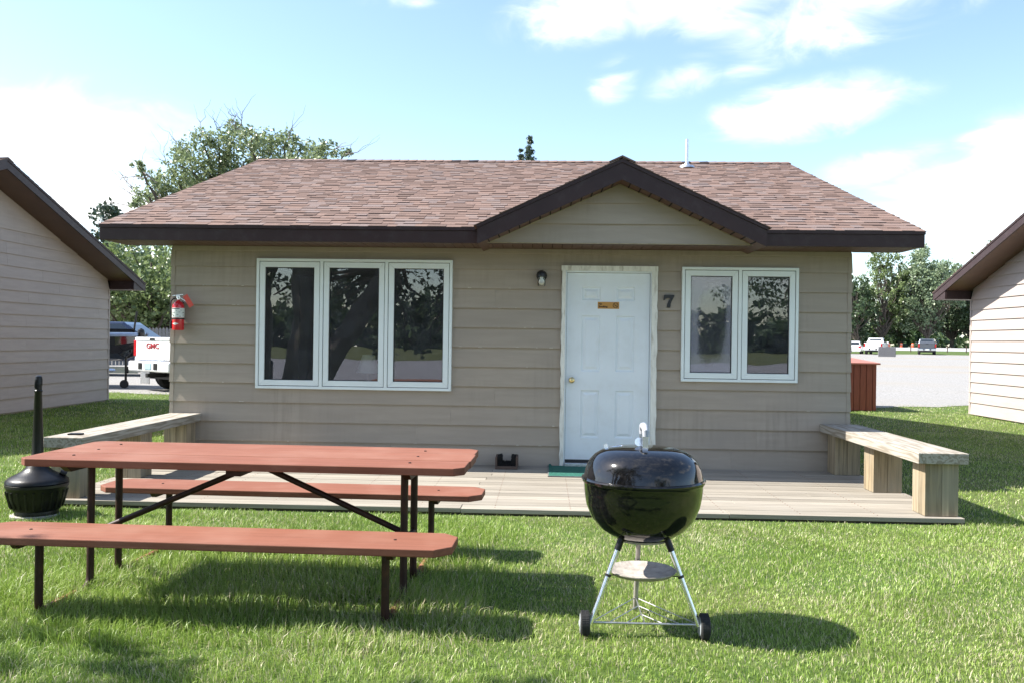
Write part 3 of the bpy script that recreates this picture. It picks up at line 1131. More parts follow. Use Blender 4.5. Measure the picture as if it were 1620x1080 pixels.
# pale chips where the paint has lifted off the lap edges
ch = MB()
for k in range(46):
    i = rng.randint(2, len(COURSES) - 2)
    x = rng.choice((rng.uniform(-3.6, -2.8), rng.uniform(-0.5, 0.55), rng.uniform(-3.6, 3.6)))
    z = COURSES[i] + rng.uniform(0.0005, 0.006)
    if any(o[0] - 0.05 < x < o[1] + 0.05 and o[2] - 0.05 < z < o[3] + 0.05 for o in (W1, W2, DOOR)):
        continue
    w, h = rng.uniform(0.004, 0.022), rng.uniform(0.002, 0.005)
    ch.box(x - w, x + w, -0.0172, -0.0150, z - h * 0.3, z + h)
tag(ch.build('paint_chips', pmat('bare_chip', (0.52, 0.48, 0.42), rough=0.9, var=0.2), home), kind='stuff')

# roof vent pipe
vz = roof_z(4.0)
vb = MB()
vb.lathe([(0.026, 0.0), (0.026, 0.43), (0.022, 0.431), (0.022, 0.40)], 20, (2.56, 4.0, vz))
vp = vb.build('vent_pipe', MAT['steel'], home, smooth=True)
vf = MB()
vf.lathe([(0.125, -0.02), (0.10, 0.018), (0.05, 0.032), (0.031, 0.062), (0.027, 0.066)], 24, (2.56, 4.0, vz + 0.004))
vf.build('flashing', MAT['steel'], vp, smooth=True)


# ------------------------------------------------------------------ things on the front wall
def text_mesh(body, size, thick, loc, m, name, parent, rot=(math.pi / 2, 0, 0), offset=0.0, align='LEFT', sx=1.0):
    cu = bpy.data.curves.new(name, 'FONT')
    cu.body = body
    cu.size = size
    cu.extrude = thick
    cu.offset = offset
    cu.align_x = align
    cu.resolution_u = 3
    tmp = bpy.data.objects.new(name, cu)
    COL.objects.link(tmp)
    dg = bpy.context.evaluated_depsgraph_get()
    me = bpy.data.meshes.new_from_object(tmp.evaluated_get(dg))
    bpy.data.objects.remove(tmp)
    o = bpy.data.objects.new(name, me)
    COL.objects.link(o)
    me.materials.clear()
    me.materials.append(m)
    o.location = loc
    o.rotation_euler = rot
    o.scale = (sx, 1, 1)
    o.parent = parent
    return o


# house number 7 with a flagged top bar
nb = MB()
x7, z7 = 1.747, 1.772
pts = [(-0.052, 0.138), (0.056, 0.138), (0.056, 0.118), (0.030, 0.075), (0.018, 0.04), (0.014, 0.0), (-0.024, 0.0), (-0.018, 0.04), (0.0, 0.078), (0.022, 0.104), (-0.020, 0.103), (-0.036, 0.096), (-0.046, 0.080), (-0.058, 0.080)]
nb.prism([(x7 + p[0], z7 + p[1]) for p in pts], 'y', -0.024, -0.010)
hn = nb.build('house_number', MAT['black_paint'], bevel=0.0015)
tag(hn, 'black serif numeral 7 fixed to the siding between door and right window', 'house number')

# no smoking plate on the door
ns = thing('door_sign', 'small gold no smoking plate on the white door', 'sign', (1.102, yf, 1.79))
pl = MB()
pl.box(-0.115, 0.115, -0.004, -0.0005, -0.037, 0.037)
pl.build('plate', MAT['sign_gold'], ns, bevel=0.001)
text_mesh('No', 0.028, 0.0006, (-0.106, -0.0045, 0.006), MAT['sign_ink'], 'lettering', ns, offset=0.0012)
text_mesh('Smoking', 0.028, 0.0006, (-0.106, -0.0045, -0.022), MAT['sign_ink'], 'lettering', ns, offset=0.0012)
sy = MB()
Rr = 0.030
for k in range(28):
    a0, a1 = 2 * math.pi * k / 28, 2 * math.pi * (k + 1) / 28
    sy.hexa([(0.077 + Rr * math.cos(a0), -0.0052, Rr * math.sin(a0)), (0.077 + Rr * math.cos(a1), -0.0052, Rr * math.sin(a1)), (0.077 + (Rr - 0.006) * math.cos(a1), -0.0052, (Rr - 0.006) * math.sin(a1)), (0.077 + (Rr - 0.006) * math.cos(a0), -0.0052, (Rr - 0.006) * math.sin(a0))],
            [(0.077 + Rr * math.cos(a0), -0.0041, Rr * math.sin(a0)), (0.077 + Rr * math.cos(a1), -0.0041, Rr * math.sin(a1)), (0.077 + (Rr - 0.006) * math.cos(a1), -0.0041, (Rr - 0.006) * math.sin(a1)), (0.077 + (Rr - 0.006) * math.cos(a0), -0.0041, (Rr - 0.006) * math.sin(a0))])
sy.box(-0.026, 0.026, -0.0054, -0.0041, -0.003, 0.003, Matrix.Translation((0.077, 0, 0)) @ Matrix.Rotation(RAD(45), 4, 'Y'))
sy.box(-0.018, 0.012, -0.0050, -0.0041, -0.009, -0.004, Matrix.Translation((0.077, 0, 0)))
sy.box(0.014, 0.019, -0.0050, -0.0041, -0.009, -0.004, Matrix.Translation((0.077, 0, 0)))
sy.tube([(0.093, -0.0046, 0.0), (0.089, -0.0046, 0.006), (0.094, -0.0046, 0.011), (0.088, -0.0046, 0.017)], 0.0015, 5)
sy.build('symbol', MAT['sign_ink'], ns)

# jelly-jar porch light
wl = thing('wall_lamp', 'black jelly-jar porch light with bare bulb, left of the white door', 'lamp', (0.378, -0.012, 2.085))
lb = MB()
lb.lathe([(0.058, -0.006), (0.058, 0.006), (0.05, 0.014)], 28, M=Matrix.Translation((0, 0.004, 0.015)) @ Matrix.Rotation(math.pi / 2, 4, 'X'))
lb.build('back_plate', MAT['black_paint'], wl, smooth=True)
lh = MB()
lh.lathe([(0.028, 0.042), (0.045, 0.036), (0.054, 0.016), (0.055, -0.012), (0.048, -0.014)], 24, (0, -0.066, 0.015))
lh.tube([(0, -0.005, 0.03), (0, -0.05, 0.03)], 0.026, 14)
lh.build('cap', MAT['black_paint'], wl, smooth=True)
jr = MB()
jr.lathe([(0.036, 0.0), (0.041, -0.02), (0.042, -0.085), (0.038, -0.1), (0.03, -0.104)], 24, (0, -0.066, 0.002))
jr.build('glass_jar', MAT['jar_glass'], wl, smooth=True)
bl = MB()
bl.lathe([(0.017, 0.0), (0.017, -0.022), (0.031, -0.045), (0.033, -0.06), (0.022, -0.078), (0.006, -0.087)], 20, (0, -0.066, -0.001))
bl.build('bulb', MAT['bulb'], wl, smooth=True)

# fire extinguisher on its bracket at the left corner
fe = thing('fire_extinguisher', 'red fire extinguisher with black hose and red tag on the left corner of the cabin', 'fire extinguisher', (-3.555, -0.115, 1.46))
cyl = MB()
cyl.lathe([(0.05, 0.0), (0.06, 0.004), (0.062, 0.02), (0.062, 0.255), (0.058, 0.275), (0.046, 0.298), (0.028, 0.312), (0.018, 0.318), (0.018, 0.33)], 32)
body = cyl.build('cylinder', MAT['red_paint'], fe, smooth=True)
lw = MB()
lw.lathe([(0.0622, 0.135), (0.0632, 0.136), (0.0632, 0.238), (0.0622, 0.239)], 32)
lab = lw.build('paper_label', MAT['label_white'], body, smooth=True)
pr = MB()
for k in range(26):
    a_ = RAD(-170 + rng.uniform(0, 160))
    zc_ = 0.143 + rng.random() * 0.078
    w_ = rng.choice((0.004, 0.007, 0.010))
    M = Matrix.Rotation(a_ + math.pi / 2, 4, 'Z') @ Matrix.Translation((0, -0.0634, zc_))
    pr.box(-w_, w_, -0.0006, 0.0003, -0.0022, 0.0022 + (0.004 if k % 6 == 0 else 0), M)
for k in range(9):
    M = Matrix.Rotation(RAD(-60 + k * 11), 4, 'Z') @ Matrix.Translation((0, -0.0634, 0.231))
    pr.box(-0.0065, 0.0065, -0.0006, 0.0003, -0.004, 0.004, M)
tag(pr.build('print', MAT['ink'], lab), kind='stuff')
dm = MB()
for k in range(8):                                           # white lozenge, bent round the cylinder
    t0, t1 = -1 + k / 4, -1 + (k + 1) / 4

    def q(t, s):
        ang = RAD(-98) + t * 0.62
        return (0.0627 * math.cos(ang), 0.0627 * math.sin(ang), 0.07 + s * 0.015 * (1 - abs(t)))
    dm.add([q(t0, -1), q(t1, -1), q(t1, 1), q(t0, 1)], [(0, 1, 2, 3)])
dm.build('lozenge_badge', MAT['label_white'], body)
bd = MB()
bd.lathe([(0.0625, 0.118), (0.0645, 0.118), (0.0645, 0.132), (0.0625, 0.132)], 32)
bd.box(-0.068, -0.058, 0.0, 0.095, 0.115, 0.132)
bd.box(-0.02, 0.02, 0.06, 0.095, 0.03, 0.31)
bd.build('bracket', MAT['black_paint'], fe)
vl = MB()
vl.lathe([(0.017, 0.325), (0.017, 0.352), (0.012, 0.36)], 16)
M = Matrix.Rotation(RAD(-8), 4, 'Y')
vl.box(-0.012, 0.105, -0.009, 0.009, 0.372, 0.380, M)
vl.box(-0.02, 0.02, -0.009, 0.009, 0.342, 0.374)
vl.box(0.0, 0.105, -0.007, 0.007, -0.004, 0.004, Matrix.Translation((0.01, 0, 0.356)) @ Matrix.Rotation(RAD(30), 4, 'Y'))
vl.build('valve_handle', MAT['chrome'], fe, bevel=0.002)
hs = MB()
hs.tube([(-0.015, 0, 0.345), (-0.05, -0.006, 0.342), (-0.078, -0.01, 0.315), (-0.082, -0.01, 0.25), (-0.079, -0.008, 0.15), (-0.077, -0.006, 0.05)], 0.008, 10)
hs.tube([(-0.077, -0.006, 0.10), (-0.078, -0.006, 0.015)], [0.011, 0.016], 10)
hs.build('hose', MAT['black_paint'], fe, smooth=True)
tg = MB()
tg.box(-0.028, 0.028, -0.0012, 0.0012, -0.142, 0.0, Matrix.Translation((0.075, -0.012, 0.378)) @ Matrix.Rotation(RAD(-32), 4, 'Y'))
tg.build('tag', MAT['red_tag'], fe)

# lamp on a little table just inside the triple window
tx, ty = -1.62, 0.62
st = thing('side_table', 'dark side table inside behind the middle window pane', 'table', (tx, ty, 0.057))
tb = MB()
tb.box(-0.26, 0.26, -0.22, 0.22, 0.56, 0.59)
tb.build('tabletop', MAT['brown_board'], st, bevel=0.004)
for sx in (-1, 1):
    for syy in (-1, 1):
        l_ = MB()
        l_.box(sx * 0.22 - 0.02, sx * 0.22 + 0.02, syy * 0.18 - 0.02, syy * 0.18 + 0.02, 0, 0.56)
        l_.build('leg', MAT['brown_board'], st)
tl = thing('table_lamp', 'table lamp with pale tapered shade behind the middle window pane', 'lamp', (tx, ty, 0.648))
q_ = MB()
q_.lathe([(0.08, 0.0), (0.08, 0.02), (0.03, 0.04), (0.05, 0.12), (0.045, 0.2), (0.015, 0.26), (0.012, 0.45)], 24)
q_.build('base', MAT['brown_board'], tl, smooth=True)
q_ = MB()
q_.lathe([(0.135, 0.36), (0.068, 0.565), (0.066, 0.565), (0.133, 0.36)], 28)
q_.build('lamp_shade', MAT['shade_cloth'], tl, smooth=True)


# ------------------------------------------------------------------ the deck and what stands on it
dk = thing('deck', 'low weathered board deck along the cabin front', 'deck')
DX0, DX1, DY, DZ = -3.66, 3.73, -2.48, 0.055
bb = MB()
pitch = 0.1425
nrow = 17
for k in range(nrow):
    y1_ = -0.03 - k * pitch
    y0_ = y1_ - rng.uniform(0.1335, 0.137)
    if k == nrow - 1:
        y0_ = DY
    xs = [DX0 + rng.uniform(-0.006, 0.006)]
    j = {0: 0.42, 1: 0.40}.get(k, None)
    xj = -0.06 + 0.02 * math.sin(k * 2.1) - 0.012 * k if k % 2 == 0 else None
    if xj is not None:
        xs.append(xj)
    if k % 3 == 1:
        xs.append(rng.uniform(1.6, 3.0))
    if k % 4 == 2:
        xs.append(rng.uniform(-3.0, -1.6))
    xs = [xs[0]] + sorted(xs[1:]) + [DX1 + rng.uniform(-0.006, 0.006)]
    for a_, b_ in zip(xs, xs[1:]):
        dz = rng.uniform(-0.002, 0.002)
        bb.box(a_ + 0.0015, b_ - 0.0015, y0_ + rng.uniform(0, 0.002), y1_ - rng.uniform(0, 0.002), DZ - 0.036 + dz, DZ + dz, r=rng.random())
bb.build('boards', MAT['deck'], dk, bevel=0.0025, seg=1)
js = MB()
for k in range(13):
    x = DX0 + 0.05 + k * (DX1 - DX0 - 0.1) / 12
    js.box(x - 0.02, x + 0.02, DY + 0.04, -0.0305, -0.06, DZ - 0.0385)
js.box(DX0 + 0.02, DX1 - 0.02, DY + 0.02, DY + 0.0395, -0.06, DZ - 0.0385)
js.build('joists', MAT['dark_gap'], dk)
sc = MB()
for k in range(nrow):
    for x in [DX0 + 0.05 + i * (DX1 - DX0 - 0.1) / 12 for i in range(13)]:
        for d_ in (0.03, 0.105):
            sc.box(x - 0.003, x + 0.003, -0.03 - k * pitch - d_ - 0.003, -0.03 - k * pitch - d_ + 0.003, DZ + 0.0005, DZ + 0.0026)
tag(sc.build('screw_heads', MAT['rust'], dk), kind='stuff')


def bench_mat():
    """pine plank with growth rings and a few knots"""
    m, nt, b, N, L = material('ringed_pine')
    tc = N('ShaderNodeTexCoord')
    mp = N('ShaderNodeMapping')
    mp.inputs['Scale'].default_value = (11, 0.55, 11)
    L(tc.outputs['Object'], mp.inputs[0])
    vo = N('ShaderNodeTexVoronoi')
    vo.inputs['Scale'].default_value = 1.0
    mpv = N('ShaderNodeMapping')
    mpv.inputs['Scale'].default_value = (4, 1.3, 9)
    L(tc.outputs['Object'], mpv.inputs[0])
    L(mpv.outputs[0], vo.inputs['Vector'])
    nz = N('ShaderNodeTexNoise')
    nz.inputs['Scale'].default_value = 1.3
    nz.inputs['Detail'].default_value = 4
    L(mp.outputs[0], nz.inputs['Vector'])
    ad = N('ShaderNodeMath')
    ad.operation = 'MULTIPLY_ADD'
    L(vo.outputs['Distance'], ad.inputs[0])
    ad.inputs[1].default_value = 0.45
    L(nz.outputs['Fac'], ad.inputs[2])
    mu = N('ShaderNodeMath')
    mu.operation = 'MULTIPLY'
    L(ad.outputs[0], mu.inputs[0])
    mu.inputs[1].default_value = 34
    si = N('ShaderNodeMath')
    si.operation = 'SINE'
    L(mu.outputs[0], si.inputs[0])
    rp = ramp(N, [(0.0, (0.225, 0.195, 0.155)), (0.5, (0.31, 0.285, 0.245)), (1.0, (0.36, 0.335, 0.295))])
    ma = N('ShaderNodeMath')
    ma.operation = 'MULTIPLY_ADD'
    L(si.outputs[0], ma.inputs[0])
    ma.inputs[1].default_value = 0.5
    ma.inputs[2].default_value = 0.5
    L(ma.outputs[0], rp.inputs[0])
    kn = ramp(N, [(0.05, (0.10, 0.055, 0.03)), (0.13, (1, 1, 1))])
    L(vo.outputs['Distance'], kn.inputs[0])
    mx = N('ShaderNodeMix')
    mx.data_type = 'RGBA'
    mx.blend_type = 'MULTIPLY'
    mx.inputs[0].default_value = 0.85
    L(rp.outputs[0], mx.inputs[6])
    L(kn.outputs[0], mx.inputs[7])
    L(mx.outputs[2], b.inputs['Base Color'])
    b.inputs['Roughness'].default_value = 0.8
    b.inputs['Specular IOR Level'].default_value = 0.25
    return m


MAT['ringed'] = bench_mat()


def deck_bench(label, x0, x1, lx0, lx1):
    t = thing('deck_bench', label, 'bench', ((x0 + x1) / 2, -1.2, DZ + 0.003), 0, 'plank benches at the two ends of the deck')
    cx = (x0 + x1) / 2
    hw = (x1 - x0) / 2
    s = MB()
    w = hw * 2
    s.box(-hw, hw, -1.27, 1.175, 0.418, 0.503, r=0.3)
    s.build('seat', MAT['ringed'], t, bevel=0.004)
    for yc in (-1.10, -0.02, 1.035):
        l = MB()
        a, b = lx0 - cx, lx1 - cx
        m_ = (a + b) / 2
        for (p, q) in ((a, m_ - 0.001), (m_ + 0.001, b)):
            l.box(p, q, yc - 0.12, yc - 0.002, 0.0, 0.417, r=rng.random())
            l.box(p, q, yc + 0.0005, yc + 0.118, 0.0, 0.417, r=rng.random())
        l.build('leg', MAT['post_wood'], t, bevel=0.003)
    return t


deck_bench('weathered plank bench at the left end of the deck, behind the picnic table', -3.655, -3.325, -3.62, -3.375)
deck_bench('pine plank bench at the right end of the deck, below the two-pane window', 3.365, 3.755, 3.44, 3.70)

pc = MB()
pc.box(-0.055, 0.055, -0.035, 0.035, 0, 0.012)
pcase = pc.build('flat_case', MAT['black_plastic'], bevel=0.003)
pcase.location = (-3.50, -2.26, DZ + 0.507)
pcase.rotation_euler = (0, 0, RAD(6))
tag(pcase, 'small flat black case lying on the near end of the left bench', 'case')

mt = thing('door_mat', 'green artificial turf mat in front of the white door', 'door mat', (1.05, -0.40, DZ + 0.0035))
q_ = MB()
nx, ny = 60, 36
vs = []
for j in range(ny + 1):
    for i in range(nx + 1):
        x = -0.57 + 1.14 * i / nx
        y = -0.37 + 0.72 * j / ny
        edge = max(0, (x + 0.57 < 0.03) * (j > ny * 0.8) * 0.018 * (j / ny - 0.8) * 5)
        vs.append((x, y, 0.007 + rng.uniform(0, 0.003) + edge))
fs = [(j * (nx + 1) + i, j * (nx + 1) + i + 1, (j + 1) * (nx + 1) + i + 1, (j + 1) * (nx + 1) + i) for j in range(ny) for i in range(nx)]
q_.add(vs, fs)
q_.build('pile', MAT['mat_green'], mt, recalc=False)
q_ = MB()
for p in ((-0.582, -0.57, -0.382, 0.36), (0.57, 0.582, -0.382, 0.36), (-0.57, 0.57, -0.382, -0.37), (-0.57, 0.57, 0.35, 0.36)):
    q_.box(p[0], p[1], p[2], p[3], 0.0, 0.008)
q_.build('rubber_edge', pmat('grey_rubber', (0.12, 0.13, 0.13), rough=0.8), mt)

bs = thing('boot_brush', 'dark boot brush scraper standing on the deck against the siding', 'boot brush', (0.037, -0.20, DZ + 0.003))
q_ = MB()
q_.box(-0.118, 0.118, -0.13, 0.13, 0.0, 0.03)
q_.build('base', MAT['brown_board'], bs, bevel=0.002)
for s in (-1, 1):
    q_ = MB()
    q_.box(s * 0.108 - 0.010, s * 0.108 + 0.010, -0.125, 0.125, 0.0305, 0.125)
    q_.build('side_board', MAT['brown_board'], bs, bevel=0.002)
    q_ = MB()
    for k in range(330):
        y = rng.uniform(-0.118, 0.118)
        z = rng.uniform(0.04, 0.128)
        q_.tube([(s * 0.098, y, z), (s * rng.uniform(0.045, 0.06), y + rng.uniform(-0.006, 0.006), z + rng.uniform(-0.008, 0.014))], 0.0022, 4)
    q_.build('side_brush', MAT['bristle'], bs)
q_ = MB()
for k in range(420):
    x, y = rng.uniform(-0.09, 0.09), rng.uniform(-0.118, 0.118)
    q_.tube([(x, y, 0.03), (x + rng.uniform(-0.006, 0.006), y + rng.uniform(-0.006, 0.006), rng.uniform(0.055, 0.068))], 0.0022, 4)
q_.build('base_brush', MAT['bristle'], bs)


# ------------------------------------------------------------------ picnic table
pt = thing('picnic_table', 'red-brown picnic table with two attached benches on dark pipe legs', 'picnic table', (-1.20, -4.57, 0.0), RAD(-1.6))


def board_plank(mb, x0, x1, y0, y1, z0, z1, ch, ends=(True, True), r=0.5, corners=(1, 1, 1, 1)):
    """plank with clipped corners: order LF RF RB LB"""
    c = [ch * k for k in corners]
    poly = []
    poly += [(x0, y0 + c[0]), (x0 + c[0], y0)] if c[0] else [(x0, y0)]
    poly += [(x1 - c[1], y0), (x1, y0 + c[1])] if c[1] else [(x1, y0)]
    poly += [(x1, y1 - c[2]), (x1 - c[2], y1)] if c[2] else [(x1, y1)]
    poly += [(x0 + c[3], y1), (x0, y1 - c[3])] if c[3] else [(x0, y1)]
    mb.prism(poly, 'z', z0, z1, r=r)


top = MB()
wy = [-0.41, -0.137, 0.137, 0.41]
for k in range(3):
    cr = {0: (1, 1, 0, 0), 1: (0, 0, 0, 0), 2: (0, 0, 1, 1)}[k]
    dx = (0.0, 0.006, -0.004)[k]
    board_plank(top, -1.145 + dx, 1.225 + dx, wy[k] + (0.0025 if k else 0), wy[k + 1] - (0.0025 if k < 2 else 0), 0.702, 0.742 + (0, 0.0012, 0)[k], 0.05, r=(0.25, 0.6, 0.45)[k], corners=cr)
top.build('tabletop', MAT['red_boards'], pt, bevel=0.004)
for yc, r in ((-0.62, 0.5), (0.80, 0.3)):
    s = MB()
    board_plank(s, -1.20 - (0.09 if yc > 0 else 0), 1.215, yc - 0.18, yc + 0.18, 0.382, 0.420, 0.075, r=r)
    s.build('bench_seat', MAT['red_boards'], pt, bevel=0.005)
for s in (-1, 1):
    cleat = MB()
    cleat.prism([(-0.36, 0.700), (0.36, 0.700), (0.30, 0.662), (-0.30, 0.662)], 'x', s * 0.92 - 0.018, s * 0.92 + 0.018)
    cleat.build('cleat', MAT['pipe'], pt)
cleat = MB()
cleat.box(-0.04, 0.04, -0.34, 0.34, 0.664, 0.700)
cleat.build('cleat', MAT['pipe'], pt)
for yc in (-0.62, 0.80):
    for s in (-1, 1):
        x_ = s * 0.92
        cleat = MB()
        cleat.prism([(yc - 0.15, 0.381), (yc + 0.15, 0.381), (yc + 0.12, 0.352), (yc - 0.12, 0.352)], 'x', x_ - 0.016, x_ + 0.016)
        cleat.build('cleat', MAT['pipe'], pt)
PR = 0.0205


def arc(pa, pb, pc_, n=6, rr=0.09):
    """rounded corner at pb"""
    pa, pb, pc_ = Vector(pa), Vector(pb), Vector(pc_)
    u, w = (pa - pb).normalized(), (pc_ - pb).normalized()
    s, e_ = pb + u * rr, pb + w * rr
    return [s.lerp(pb, t).lerp(pb.lerp(e_, t), t) for t in [i / n for i in range(n + 1)]]


for sx in (-1, 1):
    x = sx * 0.875
    for sy_, yb_ in ((-1, -0.62), (1, 0.80)):
        yu = sy_ * 0.15
        A, B, Cc, Dd = (x, yu, 0.664), (x, yu, 0.006), (x, yb_, 0.006), (x, yb_, 0.352)
        pts = [A] + arc(A, B, Cc, rr=0.075) + arc(B, Cc, Dd, rr=0.055) + [Dd]
        l = MB()
        l.tube(pts, PR, 12)
        l.build('leg', MAT['pipe'], pt, smooth=True)
        g_ = MB()
        g_.tube([(x, yu + (yb_ - yu) * 0.3, 0.006), (x, yu + (yb_ - yu) * 0.74, 0.006)], PR + 0.0012, 12)
        g_.build('ground_rail', MAT['rust'], pt, smooth=True)
    cb = MB()
    cb.tube([(x, -0.15, 0.30), (x, 0.15, 0.30)], 0.016, 10)
    cb.build('cross_bar', MAT['pipe'], pt, smooth=True)
    br = MB()
    br.tube([(x, 0.02, 0.30), (sx * 0.03 + 0.08 * 0, 0.02, 0.668)], 0.017, 10)
    br.build('brace', MAT['pipe'], pt, smooth=True)
for sx in (-1, 1):
    for yc in (-0.25, 0.0, 0.25, -0.62, 0.80):
        z = 0.7435 if abs(yc) < 0.4 else 0.4205
        x = sx * 0.92
        bo = MB()
        bo.lathe([(0.008, -0.002), (0.008, 0.002), (0.005, 0.0035)], 10, (x, yc, z))
        bo.build('bolt_head', MAT['pipe'], pt)


# ------------------------------------------------------------------ kettle grill
kg = thing('kettle_grill', 'black kettle charcoal grill on three silver legs with wheels on the lawn', 'grill', (0.905, -5.15, 0.0))
RIM = 0.722
bw = MB()
prof = [(0.035, -0.292), (0.10, -0.283), (0.16, -0.262), (0.21, -0.228), (0.25, -0.178), (0.275, -0.118), (0.287, -0.055), (0.29, -0.012), (0.297, -0.004), (0.297, 0.0), (0.285, 0.0), (0.282, -0.05), (0.24, -0.17), (0.1, -0.27)]
bw.lathe([(r, RIM + z) for r, z in prof], 64)
bowl = bw.build('bowl', MAT['enamel'], kg, smooth=True)
ldm = MB()
lp = [(0.300, 0.002), (0.3015, 0.010), (0.298, 0.016), (0.289, 0.018), (0.286, 0.030), (0.278, 0.063), (0.260, 0.099), (0.235, 0.126), (0.200, 0.147), (0.155, 0.159), (0.10, 0.166), (0.05, 0.168), (0.001, 0.169)]
ldm.lathe([(r, RIM + z) for r, z in lp], 64)
lid = ldm.build('lid', MAT['enamel'], kg, smooth=True)
dmp = MB()
Md = Matrix.Translation((-0.135, 0.05, RIM + 0.1545)) @ Matrix.Rotation(RAD(-12), 4, 'Y') @ Matrix.Rotation(RAD(-4), 4, 'X')
dmp.lathe([(0.042, 0.0), (0.042, 0.004), (0.036, 0.007)], 28, M=Md)
dmp.box(-0.052, -0.034, -0.006, 0.006, 0.004, 0.024, Md)
dmp.build('lid_damper', MAT['chrome'], lid, smooth=True)
hd = MB()
x_h = 0.0
for yy in (-0.075, 0.06):
    hd.box(-0.0135, 0.0135, yy - 0.003, yy + 0.003, RIM + 0.135, RIM + 0.225)
hd.box(-0.0135, 0.0135, -0.075, 0.06, RIM + 0.1695, RIM + 0.1745)
hd.lathe([(0.022, 0), (0.022, 0.002), (0.001, 0.002)], 20, M=Matrix.Translation((-0.024, -0.02, RIM + 0.190)) @ Matrix.Rotation(RAD(80), 4, 'X'))
hd.build('handle_bracket', MAT['chrome'], lid, bevel=0.001)
gp = MB()
gpts = [(x_h, -0.078, RIM + 0.222), (x_h, -0.076, RIM + 0.246), (x_h, -0.052, RIM + 0.262), (x_h, 0.0, RIM + 0.266), (x_h, 0.040, RIM + 0.262), (x_h, 0.062, RIM + 0.246), (x_h, 0.063, RIM + 0.222)]
gp.tube(gpts, [0.0145, 0.016, 0.017, 0.017, 0.017, 0.016, 0.0145], 12)
gp.build('handle_grip', MAT['grey_plastic'], lid, smooth=True)
# bottom vent: ash-stained underside with damper sweep
av = MB()
av.lathe([(0.128, -0.2775), (0.122, -0.288), (0.09, -0.295), (0.035, -0.300), (0.01, -0.300)], 40, (0, 0, RIM))
av.build('bowl_base', MAT['ash'], kg, smooth=True)
legs = [(-0.255, -0.14), (0.255, -0.14), (0.0, 0.275)]
tops = [(-0.105, -0.085), (0.105, -0.085), (0.0, 0.13)]
for i, ((fx, fy), (tx_, ty_)) in enumerate(zip(legs, tops)):
    z_t = RIM - 0.285 if i < 2 else RIM - 0.275
    P0, P1 = Vector((tx_, ty_, z_t + 0.03)), Vector((fx, fy, 0.062 if i < 2 else 0.012))
    mid = P0.lerp(P1, 0.16)
    lg = MB()
    lg.tube([mid.lerp(P1, -0.02), P1], 0.0125, 16)
    lego = lg.build('leg', MAT['chrome'] if i < 2 else MAT['ash_steel'], kg, smooth=True)
    sk = MB()
    sk.tube([P0, mid], [0.0155, 0.0165], 14)
    sk.build('leg_socket', MAT['black_plastic'] if i < 2 else MAT['ash_steel'], lego, smooth=True)
ap = MB()
ap.lathe([(0.02, 0.018), (0.09, 0.022), (0.14, 0.032), (0.162, 0.044), (0.166, 0.044), (0.166, 0.040), (0.145, 0.022), (0.09, 0.008), (0.02, 0.004)], 44, (0, 0.0, 0.245), r=0.5)
app = ap.build('ash_catcher', MAT['ash'], kg, smooth=True)
for (fx, fy), (tx_, ty_) in zip(legs, tops):
    cl = MB()
    P0, P1 = Vector((tx_, ty_, RIM - 0.255)), Vector((fx, fy, 0.062))
    t = (P0.z - 0.285) / (P0.z - P1.z)
    p = P0.lerp(P1, t)
    q = Vector((p.x, p.y, 0)).normalized() * 0.15
    cl.tube([p + (P1 - P0).normalized() * -0.006, p + (P1 - P0).normalized() * 0.006], 0.0155, 12)
    cl.tube([p, (q.x, q.y, 0.28)], 0.003, 6)
    cl.build('catcher_clip', MAT['black_paint'], app)
ax = MB()
AZ, AY = 0.068, -0.14
ax.tube([(-0.275, AY, AZ), (0.275, AY, AZ)], 0.0055, 10)
rear = Vector((0.0, 0.262, 0.074))
for t in (1.0, 0.66, 0.33):
    apx = Vector((0.0, AY, AZ)).lerp(rear, t)
    for s in (-1, 1):
        ax.tube([apx, (s * 0.245 * t, AY, AZ + 0.004)], 0.0028, 7)
ax.tube([rear, (0.0, AY, AZ + 0.003)], 0.0028, 7)
ax.build('wire_rack', MAT['wire'], kg, smooth=True)
for s in (-1, 1):
    wh = MB()
    Mw = Matrix.Translation((s * 0.281, AY, 0.062)) @ Matrix.Scale(0.85, 4) @ Matrix.Rotation(math.pi / 2, 4, 'Y')
    wh.lathe([(0.02, -0.026), (0.058, -0.026), (0.066, -0.022), (0.069, -0.016), (0.069, 0.016), (0.066, 0.022), (0.058, 0.026), (0.02, 0.026)], 40, M=Mw)
    for k in range(48):
        Mt = Mw @ Matrix.Rotation(2 * math.pi * k / 48, 4, 'Z')
        wh.box(0.0685, 0.0712, -0.0022, 0.0022, -0.021, -0.002, Mt)
        wh.box(0.0685, 0.0712, -0.0022, 0.0022, 0.002, 0.021, Mt)
    w_ = wh.build('wheel', MAT['tyre'], kg)
    hb = MB()
    hb.lathe([(0.052, -0.0275), (0.052, 0.0275), (0.02, 0.029), (0.012, 0.034)], 24, M=Mw @ Matrix.Scale(s, 4, (0, 0, 1)))
    hb.build('hub', MAT['grey_plastic'], w_, smooth=True)


